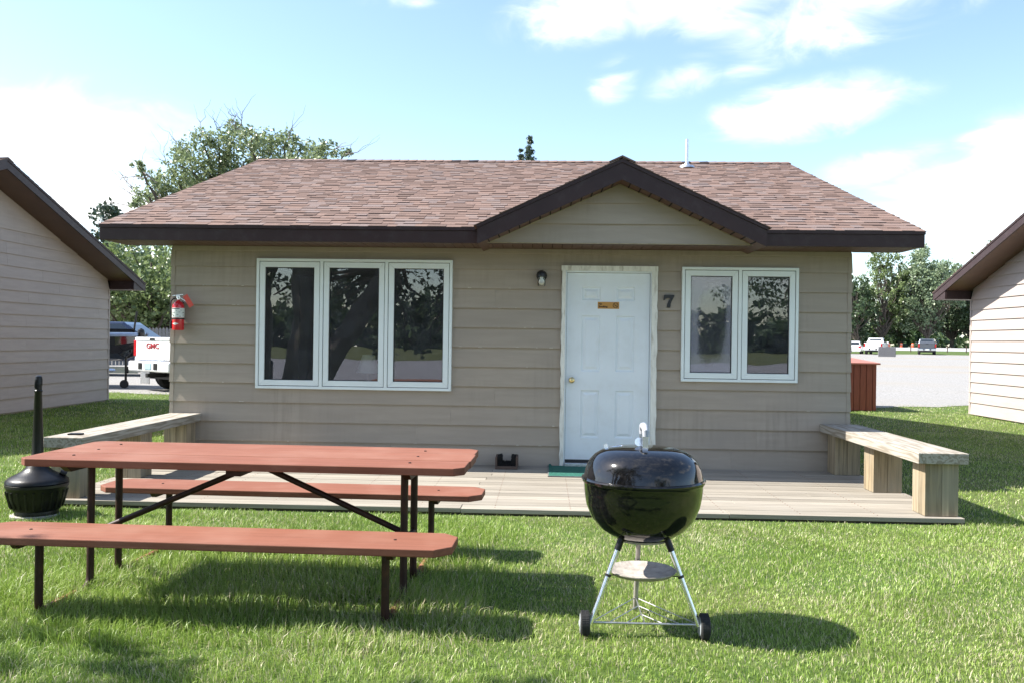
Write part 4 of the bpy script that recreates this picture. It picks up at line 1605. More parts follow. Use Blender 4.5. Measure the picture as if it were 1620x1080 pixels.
# ------------------------------------------------------------------ cigarette receptacle
cr_ = thing('cigarette_receptacle', 'black plastic smokers post with fat ribbed base, beside the left deck bench', 'ash receptacle', (-3.47, -2.86, 0.0))
q_ = MB()
q_.lathe([(0.150, 0.0), (0.155, 0.02), (0.15, 0.05), (0.165, 0.055), (0.20, 0.15), (0.214, 0.225), (0.222, 0.235), (0.222, 0.255), (0.212, 0.262)], 48)
for k in range(22):
    a_ = 2 * math.pi * k / 22
    q_.tube([(0.178 * math.cos(a_), 0.178 * math.sin(a_), 0.075), (0.211 * math.cos(a_), 0.211 * math.sin(a_), 0.205)], 0.009, 6)
q_.build('pot', MAT['black_plastic'], cr_, smooth=True)
q_ = MB()
q_.lathe([(0.222, 0.2635), (0.218, 0.283), (0.198, 0.300), (0.155, 0.322), (0.110, 0.348), (0.082, 0.374), (0.078, 0.384), (0.064, 0.398), (0.053, 0.425), (0.045, 0.46), (0.041, 0.50), (0.026, 0.95), (0.029, 0.955), (0.029, 0.965), (0.024, 0.97), (0.024, 1.0), (0.028, 1.005), (0.028, 1.05), (0.022, 1.075), (0.006, 1.082)], 40)
q_.build('lid_and_post', MAT['black_plastic'], cr_, smooth=True)
q_ = MB()
q_.tube([(-0.004, -0.024, 0.985), (-0.004, -0.0285, 1.0), (-0.004, -0.0285, 1.03), (-0.004, -0.024, 1.045)], 0.011, 10)
q_.build('slot', pmat('slot_black', (0.002, 0.002, 0.002), rough=0.9), cr_)
q_ = MB()
q_.tube([(0.15, 0.05, 0.335), (0.19, 0.07, 0.315)], [0.02, 0.028], 12)
q_.build('latch', MAT['black_plastic'], cr_, smooth=True)
q_ = MB()
q_.lathe([(0.17, -0.01), (0.172, 0.018), (0.16, 0.022)], 40, (-0.01, -0.01, 0), r=0.5)
q_.build('pad', MAT['concrete'], cr_, smooth=True)
# ------------------------------------------------------------------ trees
def leaf_mat(name, dark, light, trans=0.38):
    return rnd_mat(name, [(0, dark), (0.6, tuple((a + b) / 2 for a, b in zip(dark, light))), (1, light)], rough=0.38, noise_scale=(1.2, 1.2, 1.2), noise_amt=0.2, spec=0.7, translucent=trans)


LEAF = {
    'oak': leaf_mat('oak_leaves', (0.126, 0.177, 0.076), (0.320, 0.379, 0.194)),
    'bright': leaf_mat('bright_leaves', (0.105, 0.155, 0.05), (0.25, 0.315, 0.13)),
    'grey': leaf_mat('grey_green_leaves', (0.140, 0.199, 0.108), (0.331, 0.406, 0.240)),
    'dark': leaf_mat('dark_leaves', (0.043, 0.078, 0.035), (0.115, 0.169, 0.074)),
    'pine': leaf_mat('pine_needles', (0.035, 0.062, 0.036), (0.085, 0.125, 0.07), 0.1),
    'yellow': leaf_mat('yellow_green_leaves', (0.09, 0.14, 0.025), (0.20, 0.26, 0.06)),
}
MAT['bark'] = pmat('grey_bark', (0.11, 0.09, 0.075), rough=0.95, var=0.35, scale=6, bump=0.8, bscale=14, stretch=(1, 1, 0.25))
MAT['deadwood'] = pmat('dead_twigs', (0.20, 0.17, 0.15), rough=0.9, var=0.25, scale=5)


def leaf_mesh(name, pts, size, m, parent, flat=0.0, aspect=0.55):
    """many small leaf-sized faces at pts, any way up"""
    pts = np.asarray(pts, dtype=np.float32)
    n = len(pts)
    d = nrng.normal(size=(n, 3))
    d[:, 2] *= (1 - flat)
    d /= np.linalg.norm(d, axis=1, keepdims=True) + 1e-9
    h = nrng.normal(size=(n, 3))
    w = np.cross(d, h)
    w /= np.linalg.norm(w, axis=1, keepdims=True) + 1e-9
    s = size * nrng.uniform(0.6, 1.35, size=(n, 1))
    v = np.empty((n, 4, 3), dtype=np.float32)
    v[:, 0] = pts - d * s
    v[:, 1] = pts + w * s * aspect
    v[:, 2] = pts + d * s
    v[:, 3] = pts - w * s * aspect
    me = bpy.data.meshes.new(name)
    me.vertices.add(n * 4)
    me.vertices.foreach_set('co', v.reshape(-1))
    me.loops.add(n * 4)
    me.loops.foreach_set('vertex_index', np.arange(n * 4, dtype=np.int32))
    me.polygons.add(n)
    me.polygons.foreach_set('loop_start', np.arange(0, n * 4, 4, dtype=np.int32))
    me.polygons.foreach_set('loop_total', np.full(n, 4, dtype=np.int32))
    me.attributes.new('rnd', 'FLOAT', 'FACE').data.foreach_set('value', nrng.random(n).astype(np.float32))
    me.update()
    me.validate()
    me.materials.append(m)
    o = bpy.data.objects.new(name, me)
    COL.objects.link(o)
    o.parent = parent
    return o


def cluster_pts(centres, per_m3=60, min_n=20):
    """centres: (x,y,z,r); leaves gather towards the outside of every clump, tufted"""
    out = []
    for (x, y, z, r) in centres:
        n = max(min_n, int(per_m3 * r ** 2.3))
        nt = max(3, int(n / 14))
        d = nrng.normal(size=(nt, 3))
        d /= np.linalg.norm(d, axis=1, keepdims=True)
        tuft = d * (r * nrng.uniform(0.35, 1.0, size=(nt, 1)) ** 0.6)
        tuft[:, 2] *= 0.8
        k = nrng.integers(0, nt, n)
        p = tuft[k] + nrng.normal(size=(n, 3)) * r * 0.19
        out.append(p + np.array([x, y, z]))
    return np.concatenate(out)


def limb(mb, a, b, r0, r1, wob=0.08, n=7, seg=8):
    a, b = Vector(a), Vector(b)
    L_ = (b - a).length
    pts = []
    for i in range(n + 1):
        t = i / n
        p = a.lerp(b, t)
        if 0 < i < n:
            p += Vector((rng.gauss(0, 1), rng.gauss(0, 1), rng.gauss(0, 0.5))) * wob * L_ * 0.35
        pts.append(p)
    mb.tube(pts, [r0 + (r1 - r0) * i / n for i in range(n + 1)], seg)
    return pts


def make_tree(label, base, height, crown_r, trunk_r, leaf, size, n_cl=26, per=60, crown_low=0.3, group=None, cat='tree', name='tree', squash=1.0, shape='round', clr=None):
    root = thing(name, label, cat, base, 0, group)
    cz = height * (crown_low + 1) / 2
    ch = height * (1 - crown_low) / 2
    cs_ = []
    for i in range(n_cl):
        while True:
            d = np.array([rng.uniform(-1, 1), rng.uniform(-1, 1), rng.uniform(-1, 1)])
            q = np.linalg.norm(d)
            if 0.35 < q < 1:
                break
        t = (d[2] + 1) / 2
        wr = 1.0 if shape == 'round' else (1.15 - 0.75 * t)
        r = crown_r * rng.uniform(0.20, 0.40) * (clr or 1)
        cs_.append((d[0] * (crown_r - r * 0.5) * wr, d[1] * (crown_r - r * 0.5) * wr * squash, cz + d[2] * (ch - r * 0.4), r))
    tr = MB()
    top = (rng.uniform(-0.2, 0.2) * crown_r * 0.3, 0, height * 0.82)
    spine = limb(tr, (0, 0, -0.2), top, trunk_r, trunk_r * 0.18, 0.05, 9, 10)
    for c in cs_:
        k = max(1, min(8, int(9 * max(0.15, (c[2] - 0.25 * height)) / (height * 0.95))))
        limb(tr, spine[k], (c[0], c[1], c[2]), trunk_r * (0.42 - 0.03 * k), trunk_r * 0.05, 0.10, 5, 6)
    tr.build('trunk', MAT['bark'], root, smooth=True)
    leaf_mesh('crown', cluster_pts(cs_, per), size, LEAF[leaf], root)
    return root


def spruce(label, base, h, r, size, group=None):
    root = thing('spruce_tree', label, 'tree', base, 0, group)
    tr = MB()
    tr.tube([(0, 0, -0.2), (0, 0, h * 0.97)], [h * 0.013, h * 0.002], 8)
    tr.build('trunk', MAT['bark'], root, smooth=True)
    pts = []
    z = h * 0.1
    while z < h:
        zz_ = z
        z = min(h, z + rng.uniform(-0.2, 0.2))
        rr = r * (1 - z / h) ** 0.85 + 0.05
        nb_ = 6
        for k in range(nb_):
            a_ = rng.uniform(0, 6.28)
            ln = rr * rng.uniform(0.7, 1.1)
            for j in range(max(14, int(40 * ln / r) + 10)):
                t = rng.random()
                pts.append((math.cos(a_) * ln * t + rng.gauss(0, 0.08), math.sin(a_) * ln * t + rng.gauss(0, 0.08), z - ln * t * 0.28 + rng.gauss(0, 0.06)))
        z = zz_ + h * 0.011
    leaf_mesh('crown', pts, size, LEAF['pine'], root, aspect=0.4)
    return root


# the big oak behind the cabin, with its bare left limbs
oak = thing('oak_tree', 'tall oak with bare dead twigs, rising behind the left half of the shingled roof', 'tree', tuple(at(390, 31, 0.0)))
OB = Vector(oak.location)
OD = 31.0
oc = []
for (px, py, rp_) in [(296, 240, 26), (322, 222, 24), (345, 228, 28), (372, 214, 22), (398, 222, 26), (425, 228, 30), (452, 222, 22), (475, 238, 26), (500, 232, 18), (520, 242, 20), (548, 241, 10), (368, 200, 14),
                      (283, 262, 20), (310, 270, 32), (345, 262, 34), (385, 255, 36), (425, 262, 36), (462, 262, 30), (500, 258, 22), (280, 288, 26), (250, 296, 24), (224, 305, 15), (238, 318, 22), (268, 310, 26), (212, 322, 12), (300, 300, 30),
                      (218, 262, 11), (232, 275, 14), (248, 282, 16), (340, 300, 36), (390, 300, 40), (440, 300, 40), (490, 290, 34), (530, 280, 26), (360, 340, 46), (430, 340, 50), (500, 335, 40), (300, 340, 40)]:
    p = at(px, OD + rng.uniform(-1.6, 1.6), py=py) - OB
    oc.append((p.x, p.y, p.z, rp_ * OD / 1379 * 0.92))
ot = MB()
osp = limb(ot, (0, 0, -0.2), (0.2, 0, 4.2), 0.34, 0.26, 0.03, 6, 12)
hubs = []
for (px, py) in [(310, 330), (350, 300), (400, 300), (440, 300), (490, 320), (270, 345)]:
    q = at(px, OD, py=py) - OB
    hubs.append(q)
    limb(ot, osp[4 if q.z < 6 else 6], q, 0.2, 0.10, 0.06, 6, 8)
for c in oc:
    v = Vector(c[:3])
    hq = min(hubs, key=lambda h: (h - v).length)
    limb(ot, hq, v, 0.085, 0.02, 0.10, 6, 6)
ot.build('trunk', MAT['bark'], oak, smooth=True)
leaf_mesh('crown', cluster_pts(oc, 1900, 130), 0.066, LEAF['oak'], oak)
dw = MB()
for (a_, b_) in [((248, 330), (160, 318)), ((240, 325), (178, 290)), ((215, 305), (186, 270)), ((248, 290), (208, 250)), ((235, 280), (182, 285)), ((300, 240), (268, 222)), ((318, 215), (316, 190)), ((372, 200), (365, 172)), ((380, 200), (384, 176)), ((398, 215), (350, 190)), ((352, 215), (340, 192)), ((455, 222), (462, 200)), ((520, 238), (548, 226)), ((545, 245), (566, 240)), ((296, 250), (262, 262)), ((262, 262), (258, 240))]:
    dw = MB()
    pa = at(a_[0], OD + rng.uniform(-1, 1), py=a_[1]) - OB
    pb = at(b_[0], OD + rng.uniform(-1, 1), py=b_[1]) - OB
    pp = limb(dw, pa, pb, 0.022, 0.006, 0.12, 6, 5)
    for k in range(5):
        s0 = pp[rng.randint(1, 5)]
        e0 = s0 + (pb - pa).normalized() * rng.uniform(0.2, 0.7) + Vector((rng.uniform(-0.5, 0.5), rng.uniform(-0.4, 0.4), rng.uniform(-0.15, 0.6)))
        limb(dw, s0, e0, 0.010, 0.003, 0.12, 4, 4)
    dw.build('dead_branch', MAT['deadwood'], oak, smooth=True)

# trees seen between the left cabin and this one
p = at(235, 46, 0.0)
make_tree('bushy sunlit tree filling the gap between the cabins above the boat', tuple(p), 6.6, 3.9, 0.3, 'bright', 0.13, n_cl=44, per=210, crown_low=0.22)
p = at(176, 52, 0.0)
make_tree('bright leafy tree behind the grey left cabin eave', tuple(p), 6.6, 3.2, 0.25, 'bright', 0.13, n_cl=32, per=210, crown_low=0.25)
p = at(165, 58, 0.0)
make_tree('dark pine standing farther back, its top above the left cabin eave', tuple(p), 10.6, 2.4, 0.28, 'pine', 0.16, n_cl=34, per=190, crown_low=0.3, name='pine_tree', shape='cone')
p = at(290, 60, 0.0)
make_tree('grey-green tree far behind the left corner of the roof', tuple(p), 8.6, 4.6, 0.3, 'grey', 0.16, n_cl=36, per=120, crown_low=0.2)

spruce('tall spruce tip, the taller of two seen over the roof ridge', tuple(at(834, 84, 0.0)), 21.3, 3.8, 0.15)
spruce('smaller spruce tip just left of the taller one over the roof ridge', tuple(at(820, 86, 0.0)), 20.4, 3.2, 0.15)
spruce('low pale conifer top beside the two spruce tips over the ridge', tuple(at(811, 88, 0.0)), 18.8, 2.6, 0.13)

# tree row across the road on the right
GRP = 'tall trees across the road'
for (px, D, h, r, leaf, lab, low) in [
        (1352, 156, 12.5, 4.6, 'dark', 'dark tree across the road at the right wall of the cabin', 0.05),
        (1398, 158, 18.0, 5.0, 'bright', 'tall bright green tree across the road above the white pickup', 0.08),
        (1426, 165, 14.5, 4.2, 'dark', 'dark tree across the road between the bright tall tree and the broad grey-green one', 0.05),
        (1468, 157, 18.5, 6.0, 'grey', 'broad grey-green tree across the road, directly above the grey pickup', 0.06),
        (1505, 164, 16.5, 4.8, 'grey', 'grey-green tree across the road, partly behind the right cabin eave', 0.06),
        (1541, 160, 12.5, 4.6, 'dark', 'dark tree across the road at the edge of the right cabin', 0.05),
        (1330, 166, 13.5, 4.6, 'dark', 'dark tree across the road mostly hidden by the taupe cabin', 0.05)]:
    p = at(px, D, 0)
    p.z = ground_z(p.y)
    make_tree(lab, tuple(p), h, r, 0.4, leaf, 0.26, n_cl=70, per=62, crown_low=low, group=GRP, clr=0.86)
p = at(1592, 62, 0.0)
make_tree('yellow-green tree top showing above the right cabin roof', (p.x, p.y, ground_z(p.y)), 9.4, 2.6, 0.25, 'yellow', 0.15, n_cl=24, per=130, crown_low=0.3)

# far wood behind the tree row and round the horizon: one mass
fw = []
for k in range(900):
    t = rng.random()
    a_ = RAD(rng.uniform(-70, 78))
    R_ = rng.uniform(185, 230)
    hgt = rng.uniform(0.5, 8.5) if not (-26 < math.degrees(a_) < 20) else rng.uniform(0.3, 6)
    fw.append((R_ * math.sin(a_), R_ * math.cos(a_), 1.2 + hgt, rng.uniform(2.0, 3.4)))
for k in range(1500):
    fw.append((rng.uniform(-150, 150), rng.uniform(-150, -131), rng.uniform(0.2, 6.4 + 1.2 * math.sin(k)), rng.uniform(1.5, 2.5)))
wood = leaf_mesh('far_wood', cluster_pts(fw, 9, 30), 0.75, LEAF['dark'], None)
tag(wood, 'continuous dark wood along the horizon', 'wood', kind='stuff')

# trees on the camera side of the yard: they fill the window reflections and dapple the near grass
NG = 'old trees on the yard side facing the cabin'


def yard_tree(label, base, limbs, clusters, leaf='dark', per=420, size=0.07):
    r = thing('yard_tree', label, 'tree', base, 0, NG)
    m_ = MB()
    for (a_, b_, r0, r1) in limbs:
        limb(m_, a_, b_, r0, r1, 0.035, 8, 12)
    for c in clusters:
        st_ = min((Vector(l[1]) for l in limbs), key=lambda q: (q - Vector(c[:3])).length)
        limb(m_, st_, c[:3], 0.06, 0.012, 0.1, 5, 5)
    m_.build('trunk', MAT['bark'], r, smooth=True)
    leaf_mesh('crown', cluster_pts(clusters, per, 40), size, LEAF[leaf], r)
    return r


cl_a = []
for k in range(58):
    a_ = rng.uniform(0, 6.28)
    q = 4.2 * math.sqrt(rng.random())
    x, y = q * math.cos(a_), -2.2 + q * 0.75 * math.sin(a_)
    if y > 0.9:
        y = 0.9 - rng.random()
    cl_a.append((x, y, rng.uniform(3.6, 8.5), rng.uniform(0.55, 0.95)))
for k in range(46):                                          # low hanging sprays
    x = rng.uniform(-1.6, 3.3)
    cl_a.append((x, rng.uniform(-3.2, -0.6), rng.uniform(2.0, 3.7), rng.uniform(0.28, 0.5)))
for k in range(18):
    cl_a.append((rng.uniform(0.9, 3.2), rng.uniform(-2.6, -0.8), rng.uniform(1.0, 2.2), rng.uniform(0.16, 0.3)))
yard_tree('old forked tree on the yard, its leaning limb mirrored in the triple window', (-4.45, -8.1, 0),
          [((0, 0, -0.2), (-0.1, -0.2, 5.2), 0.31, 0.2), ((0.1, 0, 0.2), (1.75, -0.1, 2.95), 0.26, 0.2), ((1.75, -0.1, 2.95), (3.0, -0.9, 5.4), 0.2, 0.12), ((1.75, -0.1, 2.9), (3.0, -0.2, 3.0), 0.09, 0.03), ((-0.1, -0.2, 5.1), (-1.6, -2.0, 7.4), 0.16, 0.07), ((-0.1, -0.2, 5.1), (0.8, -2.4, 7.8), 0.16, 0.07)], cl_a)
cl_b = [(rng.uniform(-2.6, 2.6), rng.uniform(-2.4, 1.2), rng.uniform(3.8, 8.5), rng.uniform(0.55, 0.95)) for k in range(36)] + [(rng.uniform(-2, 2), rng.uniform(-1, 1), rng.uniform(2.5, 3.4), rng.uniform(0.3, 0.5)) for k in range(8)]
yard_tree('straight-trunked tree on the yard, mirrored at the left edge of the triple window', (-6.3, -11.2, 0), [((0, 0, -0.2), (0.1, 0, 6.5), 0.3, 0.16)], cl_b)
cl_d = [(-1.6 + rng.uniform(-2.2, 2.6), 2.2 + rng.uniform(-0.9, 0.35), rng.uniform(4.4, 6.6), rng.uniform(0.22, 0.42)) for k in range(20)] + [(rng.uniform(-2.5, 1.5), rng.uniform(-2, 1), rng.uniform(5, 9), rng.uniform(0.6, 0.9)) for k in range(22)]
yard_tree('leafy tree left of the yard that dapples the near grass with shade', (-5.6, -7.9, 0), [((0, 0, -0.2), (-0.6, -0.3, 6.0), 0.24, 0.14), ((-0.6, -0.2, 4.2), (-1.6, 1.8, 5.4), 0.10, 0.03), ((-0.6, -0.2, 4.6), (0.6, 1.7, 5.6), 0.08, 0.02)], cl_d, leaf='oak', per=300)
cl_c = [(rng.uniform(-3.6, 3.6), rng.uniform(-2.5, 2.5), rng.uniform(2.2, 8.0), rng.uniform(0.5, 1.0)) for k in range(56)]
yard_tree('low-branched tree on the yard, mirrored in the right-hand two-pane window', (8.9, -19.5, 0), [((0, 0, -0.2), (0.2, 0, 6.0), 0.26, 0.12)], cl_c, per=420)


# ------------------------------------------------------------------ vehicles, boat, fences, box
MAT['paint_white'] = pmat('white_car_paint', (0.78, 0.79, 0.80), rough=0.25, var=0.02, coat=0.6)
MAT['paint_grey'] = pmat('grey_car_paint', (0.10, 0.11, 0.125), rough=0.3, var=0.05, metal=0.3, coat=0.6)
MAT['paint_navy'] = pmat('navy_car_paint', (0.012, 0.02, 0.05), rough=0.15, var=0.05, coat=0.8)
MAT['car_glass'] = pmat('dark_car_glass', (0.015, 0.02, 0.025), rough=0.05, spec=0.9)
MAT['tail_red'] = pmat('tail_lamp_red', (0.42, 0.012, 0.018), rough=0.2, coat=0.5)
MAT['plate'] = pmat('licence_plate', (0.35, 0.55, 0.62), rough=0.5, var=0.15, scale=30)
MAT['badge_red'] = pmat('badge_red', (0.30, 0.01, 0.02), rough=0.4)
MAT['hull'] = pmat('black_hull', (0.012, 0.012, 0.014), rough=0.12, coat=0.6)
MAT['cover'] = pmat('blue_grey_trim', (0.16, 0.22, 0.33), rough=0.35)
MAT['picket'] = pmat('weathered_pickets', (0.21, 0.20, 0.20), rough=0.9, var=0.25, scale=9, stretch=(6, 6, 1))


def wheel(parent, x, y, r, w=0.26):
    m_ = MB()
    Mw = Matrix.Translation((x, y, r)) @ Matrix.Rotation(math.pi / 2, 4, 'X')
    m_.lathe([(r * 0.62, -w / 2), (r * 0.9, -w / 2), (r, -w / 2 + 0.04), (r, w / 2 - 0.04), (r * 0.9, w / 2), (r * 0.62, w / 2)], 28, M=Mw)
    t = m_.build('wheel', MAT['tyre'], parent, smooth=True)
    m_ = MB()
    m_.lathe([(r * 0.61, -w / 2 + 0.02), (r * 0.55, -w / 2 + 0.04), (r * 0.2, -w / 2 + 0.03), (r * 0.2, w / 2 - 0.03), (r * 0.55, w / 2 - 0.04), (r * 0.61, w / 2 - 0.02)], 20, M=Mw)
    m_.build('rim', MAT['chrome'], t, smooth=True)


def pickup(label, loc, rz, paint, plate=True, letters=None, flaps=False, group=None):
    """x forward, rear bumper near x = 0"""
    t = thing('pickup_truck', label, 'pickup truck', loc, rz, group)
    P = MAT[paint]
    W = 0.98
    bed = MB()
    bed.box(0.12, 2.0, -W, -W + 0.1, 0.62, 1.36)
    bed.box(0.12, 2.0, W - 0.1, W, 0.62, 1.36)
    bed.box(0.12, 2.0, -W + 0.1, W - 0.1, 0.62, 0.75)
    bed.box(1.95, 2.05, -W + 0.1, W - 0.1, 0.62, 1.36)
    bed.build('bed', P, t, bevel=0.03)
    nose = MB()
    nose.prism([(2.06, 0.5), (2.06, 1.30), (4.25, 1.30), (4.6, 1.24), (5.55, 1.16), (5.7, 1.0), (5.72, 0.5)], 'y', -W, W)
    nose.build('body', P, t, bevel=0.05)
    cab = MB()
    cab.hexa([(2.08, -W + 0.04, 1.30), (4.35, -W + 0.04, 1.28), (4.35, W - 0.04, 1.28), (2.08, W - 0.04, 1.30)], [(2.32, -W + 0.2, 1.90), (3.45, -W + 0.2, 1.92), (3.45, W - 0.2, 1.92), (2.32, W - 0.2, 1.90)])
    cabo = cab.build('cab', P, t, bevel=0.06)
    gl = MB()
    gl.add([(2.125, -0.72, 1.38), (2.125, 0.72, 1.38), (2.27, 0.62, 1.80), (2.27, -0.62, 1.80)], [(0, 1, 2, 3)])
    gl.build('rear_window', MAT['car_glass'], cabo)
    for s in (-1, 1):
        sgl = MB()
        sgl.add([(2.28, s * (W - 0.045 + 0.012), 1.36), (4.05, s * (W - 0.045 + 0.012), 1.36), (3.4, s * (W - 0.155 + 0.012), 1.80), (2.4, s * (W - 0.155 + 0.012), 1.80)], [(0, 1, 2, 3)])
        sgl.build('side_window', MAT['car_glass'], cabo)
        mr_ = MB()
        mr_.box(3.95, 4.1, s * (W + 0.02), s * (W + 0.24), 1.28, 1.5) if s > 0 else mr_.box(3.95, 4.1, -W - 0.24, -W - 0.02, 1.28, 1.5)
        mr_.build('mirror', P, t, bevel=0.04)
        tlm = MB()
        y0_, y1_ = sorted((s * (W - 0.17), s * (W + 0.008)))
        tlm.box(0.095, 0.24, y0_, y1_, 0.88, 1.28)
        tlm.build('tail_lamp', MAT['tail_red'], t, bevel=0.015)
    ws = MB()
    ws.add([(4.33, -0.85, 1.33), (4.33, 0.85, 1.33), (3.52, 0.7, 1.86), (3.52, -0.7, 1.86)], [(0, 1, 2, 3)])
    ws.build('windscreen', MAT['car_glass'], cabo)
    tgm = MB()
    tgm.box(0.07, 0.12, -W + 0.175, W - 0.175, 0.80, 1.36)
    tgm.box(0.055, 0.07, -W + 0.19, W - 0.19, 1.28, 1.355)
    tgm.box(0.058, 0.07, -0.68, 0.68, 0.82, 0.99)
    tgo = tgm.build('tailgate', P, t, bevel=0.012)
    hm = MB()
    hm.box(0.048, 0.056, -0.12, 0.12, 1.285, 1.34)
    hm.build('handle', MAT['black_plastic'], tgo, bevel=0.008)
    if letters:
        text_mesh(letters, 0.19, 0.004, (0.064, 0.0, 1.085), MAT['badge_red'], 'lettering', tgo, rot=(math.pi / 2, 0, -math.pi / 2), offset=0.004, align='CENTER', sx=1.45)
    bm_ = MB()
    bm_.box(-0.06, 0.12, -W + 0.01, W - 0.01, 0.50, 0.76)
    bo_ = bm_.build('bumper', MAT['paint_white'] if paint == 'paint_white' else MAT['chrome'], t, bevel=0.04)
    for s in (-1, 1):
        st_ = MB()
        st_.box(-0.068, -0.05, s * 0.36 - 0.09, s * 0.36 + 0.09, 0.56, 0.72)
        st_.build('step_pad', MAT['black_plastic'], bo_)
    if plate:
        pm_ = MB()
        pm_.box(-0.072, -0.062, -0.155, 0.155, 0.565, 0.715)
        pm_.build('licence_plate', MAT['plate'] if letters else MAT['label_white'], bo_, bevel=0.003)
    un = MB()
    un.box(0.4, 5.3, -0.7, 0.7, 0.30, 0.61)
    un.box(-0.09, 0.4, -0.05, 0.05, 0.36, 0.46)
    un.build('chassis', MAT['black_paint'], t)
    for x in (1.05, 4.7):
        for s in (-1, 1):
            wheel(t, x, s * (W - 0.14), 0.40)
    if flaps:
        for s in (-1, 1):
            f = MB()
            y0_, y1_ = sorted((s * (W - 0.42), s * (W + 0.02)))
            f.box(0.30, 0.315, y0_, y1_, 0.16, 0.62)
            f.build('mud_flap', MAT['steel'], t)
    return t


tq = at(247, 22.0, 0.0)
trk = pickup('white pickup seen from behind, parked on gravel left of the taupe cabin', (tq.x - 0.15, tq.y, 0.006), math.atan2(0.81, 0.59), 'paint_white', letters='GMC', flaps=True)
p = at(1467, 105, 0.0)
pickup('dark grey pickup seen from behind at the far edge of the gravel lot', (p.x, p.y, ground_z(p.y) + 0.006), RAD(68), 'paint_grey')
p = at(1381, 101, 0.0)
pickup('white pickup parked far off behind the weathered fence panel', (p.x, p.y, ground_z(p.y) + 0.006), RAD(62), 'paint_white')


def car(name, label, cat, loc, rz, paint, prof, win, W=0.9, wheels=(0.9, 3.6), r=0.33, cab=None):
    t = thing(name, label, cat, loc, rz)
    b = MB()
    b.prism(prof, 'y', -W, W)
    b.build('body', MAT[paint], t, bevel=0.07)
    c = MB()
    (xa, xb, za), (xc, xd, zb) = cab
    c.hexa([(xa, -W + 0.05, za), (xb, -W + 0.05, za), (xb, W - 0.05, za), (xa, W - 0.05, za)], [(xc, -W + 0.2, zb), (xd, -W + 0.2, zb), (xd, W - 0.2, zb), (xc, W - 0.2, zb)])
    co = c.build('cabin_top', MAT[paint], t, bevel=0.06)
    for nm, (x0, z0), (x1, z1) in (('rear_window', (xa, za), (xc, zb)), ('windscreen', (xb, za), (xd, zb))):
        d = -0.012 if nm == 'rear_window' else 0.012
        g_ = MB()
        p0, p1 = 0.16, 0.86
        g_.add([(x0 + (x1 - x0) * p0 + d, -W + 0.18, z0 + (z1 - z0) * p0), (x0 + (x1 - x0) * p0 + d, W - 0.18, z0 + (z1 - z0) * p0), (x0 + (x1 - x0) * p1 + d, W - 0.26, z0 + (z1 - z0) * p1), (x0 + (x1 - x0) * p1 + d, -W + 0.26, z0 + (z1 - z0) * p1)], [(0, 1, 2, 3)])
        g_.build(nm, MAT['car_glass'], co)
    for s in (-1, 1):
        g_ = MB()
        y_a, y_b = s * (W - 0.05 - 0.022 + 0.012), s * (W - 0.2 + 0.022 + 0.012)
        g_.add([(xa + 0.25, y_a, za + 0.07), (xb - 0.3, y_a, za + 0.07), (xd - 0.05, y_b, zb - 0.07), (xc + 0.1, y_b, zb - 0.07)], [(0, 1, 2, 3)])
        g_.build('side_window', MAT['car_glass'], co)
        tl_ = MB()
        y0_, y1_ = sorted((s * (W - 0.28), s * (W + 0.005)))
        tl_.box(prof[1][0] - 0.02, prof[1][0] + 0.15, y0_, y1_, 0.72, 0.95)
        tl_.build('tail_lamp', MAT['tail_red'], t, bevel=0.02)
        for x in wheels:
            wheel(t, x, s * (W - 0.1), r, 0.2)
    return t


p = at(1349, 104, 0.0)
car('parked_car', 'white car at the far edge of the lot, half hidden by the taupe cabin corner', 'car', (p.x, p.y, ground_z(p.y) + 0.006), RAD(66), 'paint_white',
    [(0.0, 0.3), (0.0, 0.95), (0.7, 1.02), (3.4, 0.98), (4.5, 0.82), (4.6, 0.3)], None, W=0.92, cab=((0.1, 3.4, 0.98), (0.75, 2.4, 1.5)))
p = at(203, 30, 0.0)
car('parked_suv', 'dark navy off-road car behind the black boat', 'car', (p.x - 2.6, p.y + 0.2, 0.006), RAD(4), 'paint_navy',
    [(0.0, 0.55), (0.0, 1.30), (2.9, 1.30), (4.6, 1.20), (4.75, 1.0), (4.75, 0.55)], None, W=0.95, wheels=(0.85, 3.75), r=0.42, cab=((0.05, 3.35, 1.28), (0.2, 2.55, 1.86)))

# boat on its trailer
bp_ = at(222, 23.8, 0.0)
bt = thing('motor_boat', 'black motor boat with blue-grey gunwale on a silver trailer left of the white pickup', 'boat', (bp_.x + 0.1, bp_.y, 0.60), RAD(3))
hull = MB()
secs = []
for (x, w, zk, zg) in [(-5.4, 0.98, 0.0, 0.72), (-4.0, 1.05, 0.0, 0.74), (-2.4, 1.05, 0.02, 0.78), (-1.2, 0.92, 0.08, 0.82), (-0.5, 0.68, 0.16, 0.84), (-0.1, 0.40, 0.30, 0.85), (0.05, 0.12, 0.5, 0.86)]:
    secs.append([(x, 0, zk), (x, -w * 0.72, zk + 0.18), (x, -w * 0.95, zk + 0.42 * (zg - zk) + 0.1), (x, -w, zg), (x, w, zg), (x, w * 0.95, zk + 0.42 * (zg - zk) + 0.1), (x, w * 0.72, zk + 0.18)])
vs = [q for s in secs for q in s]
fs = []
for i in range(len(secs) - 1):
    for k in range(7):
        k2 = (k + 1) % 7
        fs.append((i * 7 + k, i * 7 + k2, i * 7 + 7 + k2, i * 7 + 7 + k))
fs += [tuple(range(6, -1, -1)), tuple((len(secs) - 1) * 7 + k for k in range(7))]
hull.add(vs, fs)
hull.build('hull', MAT['hull'], bt, bevel=0.02)
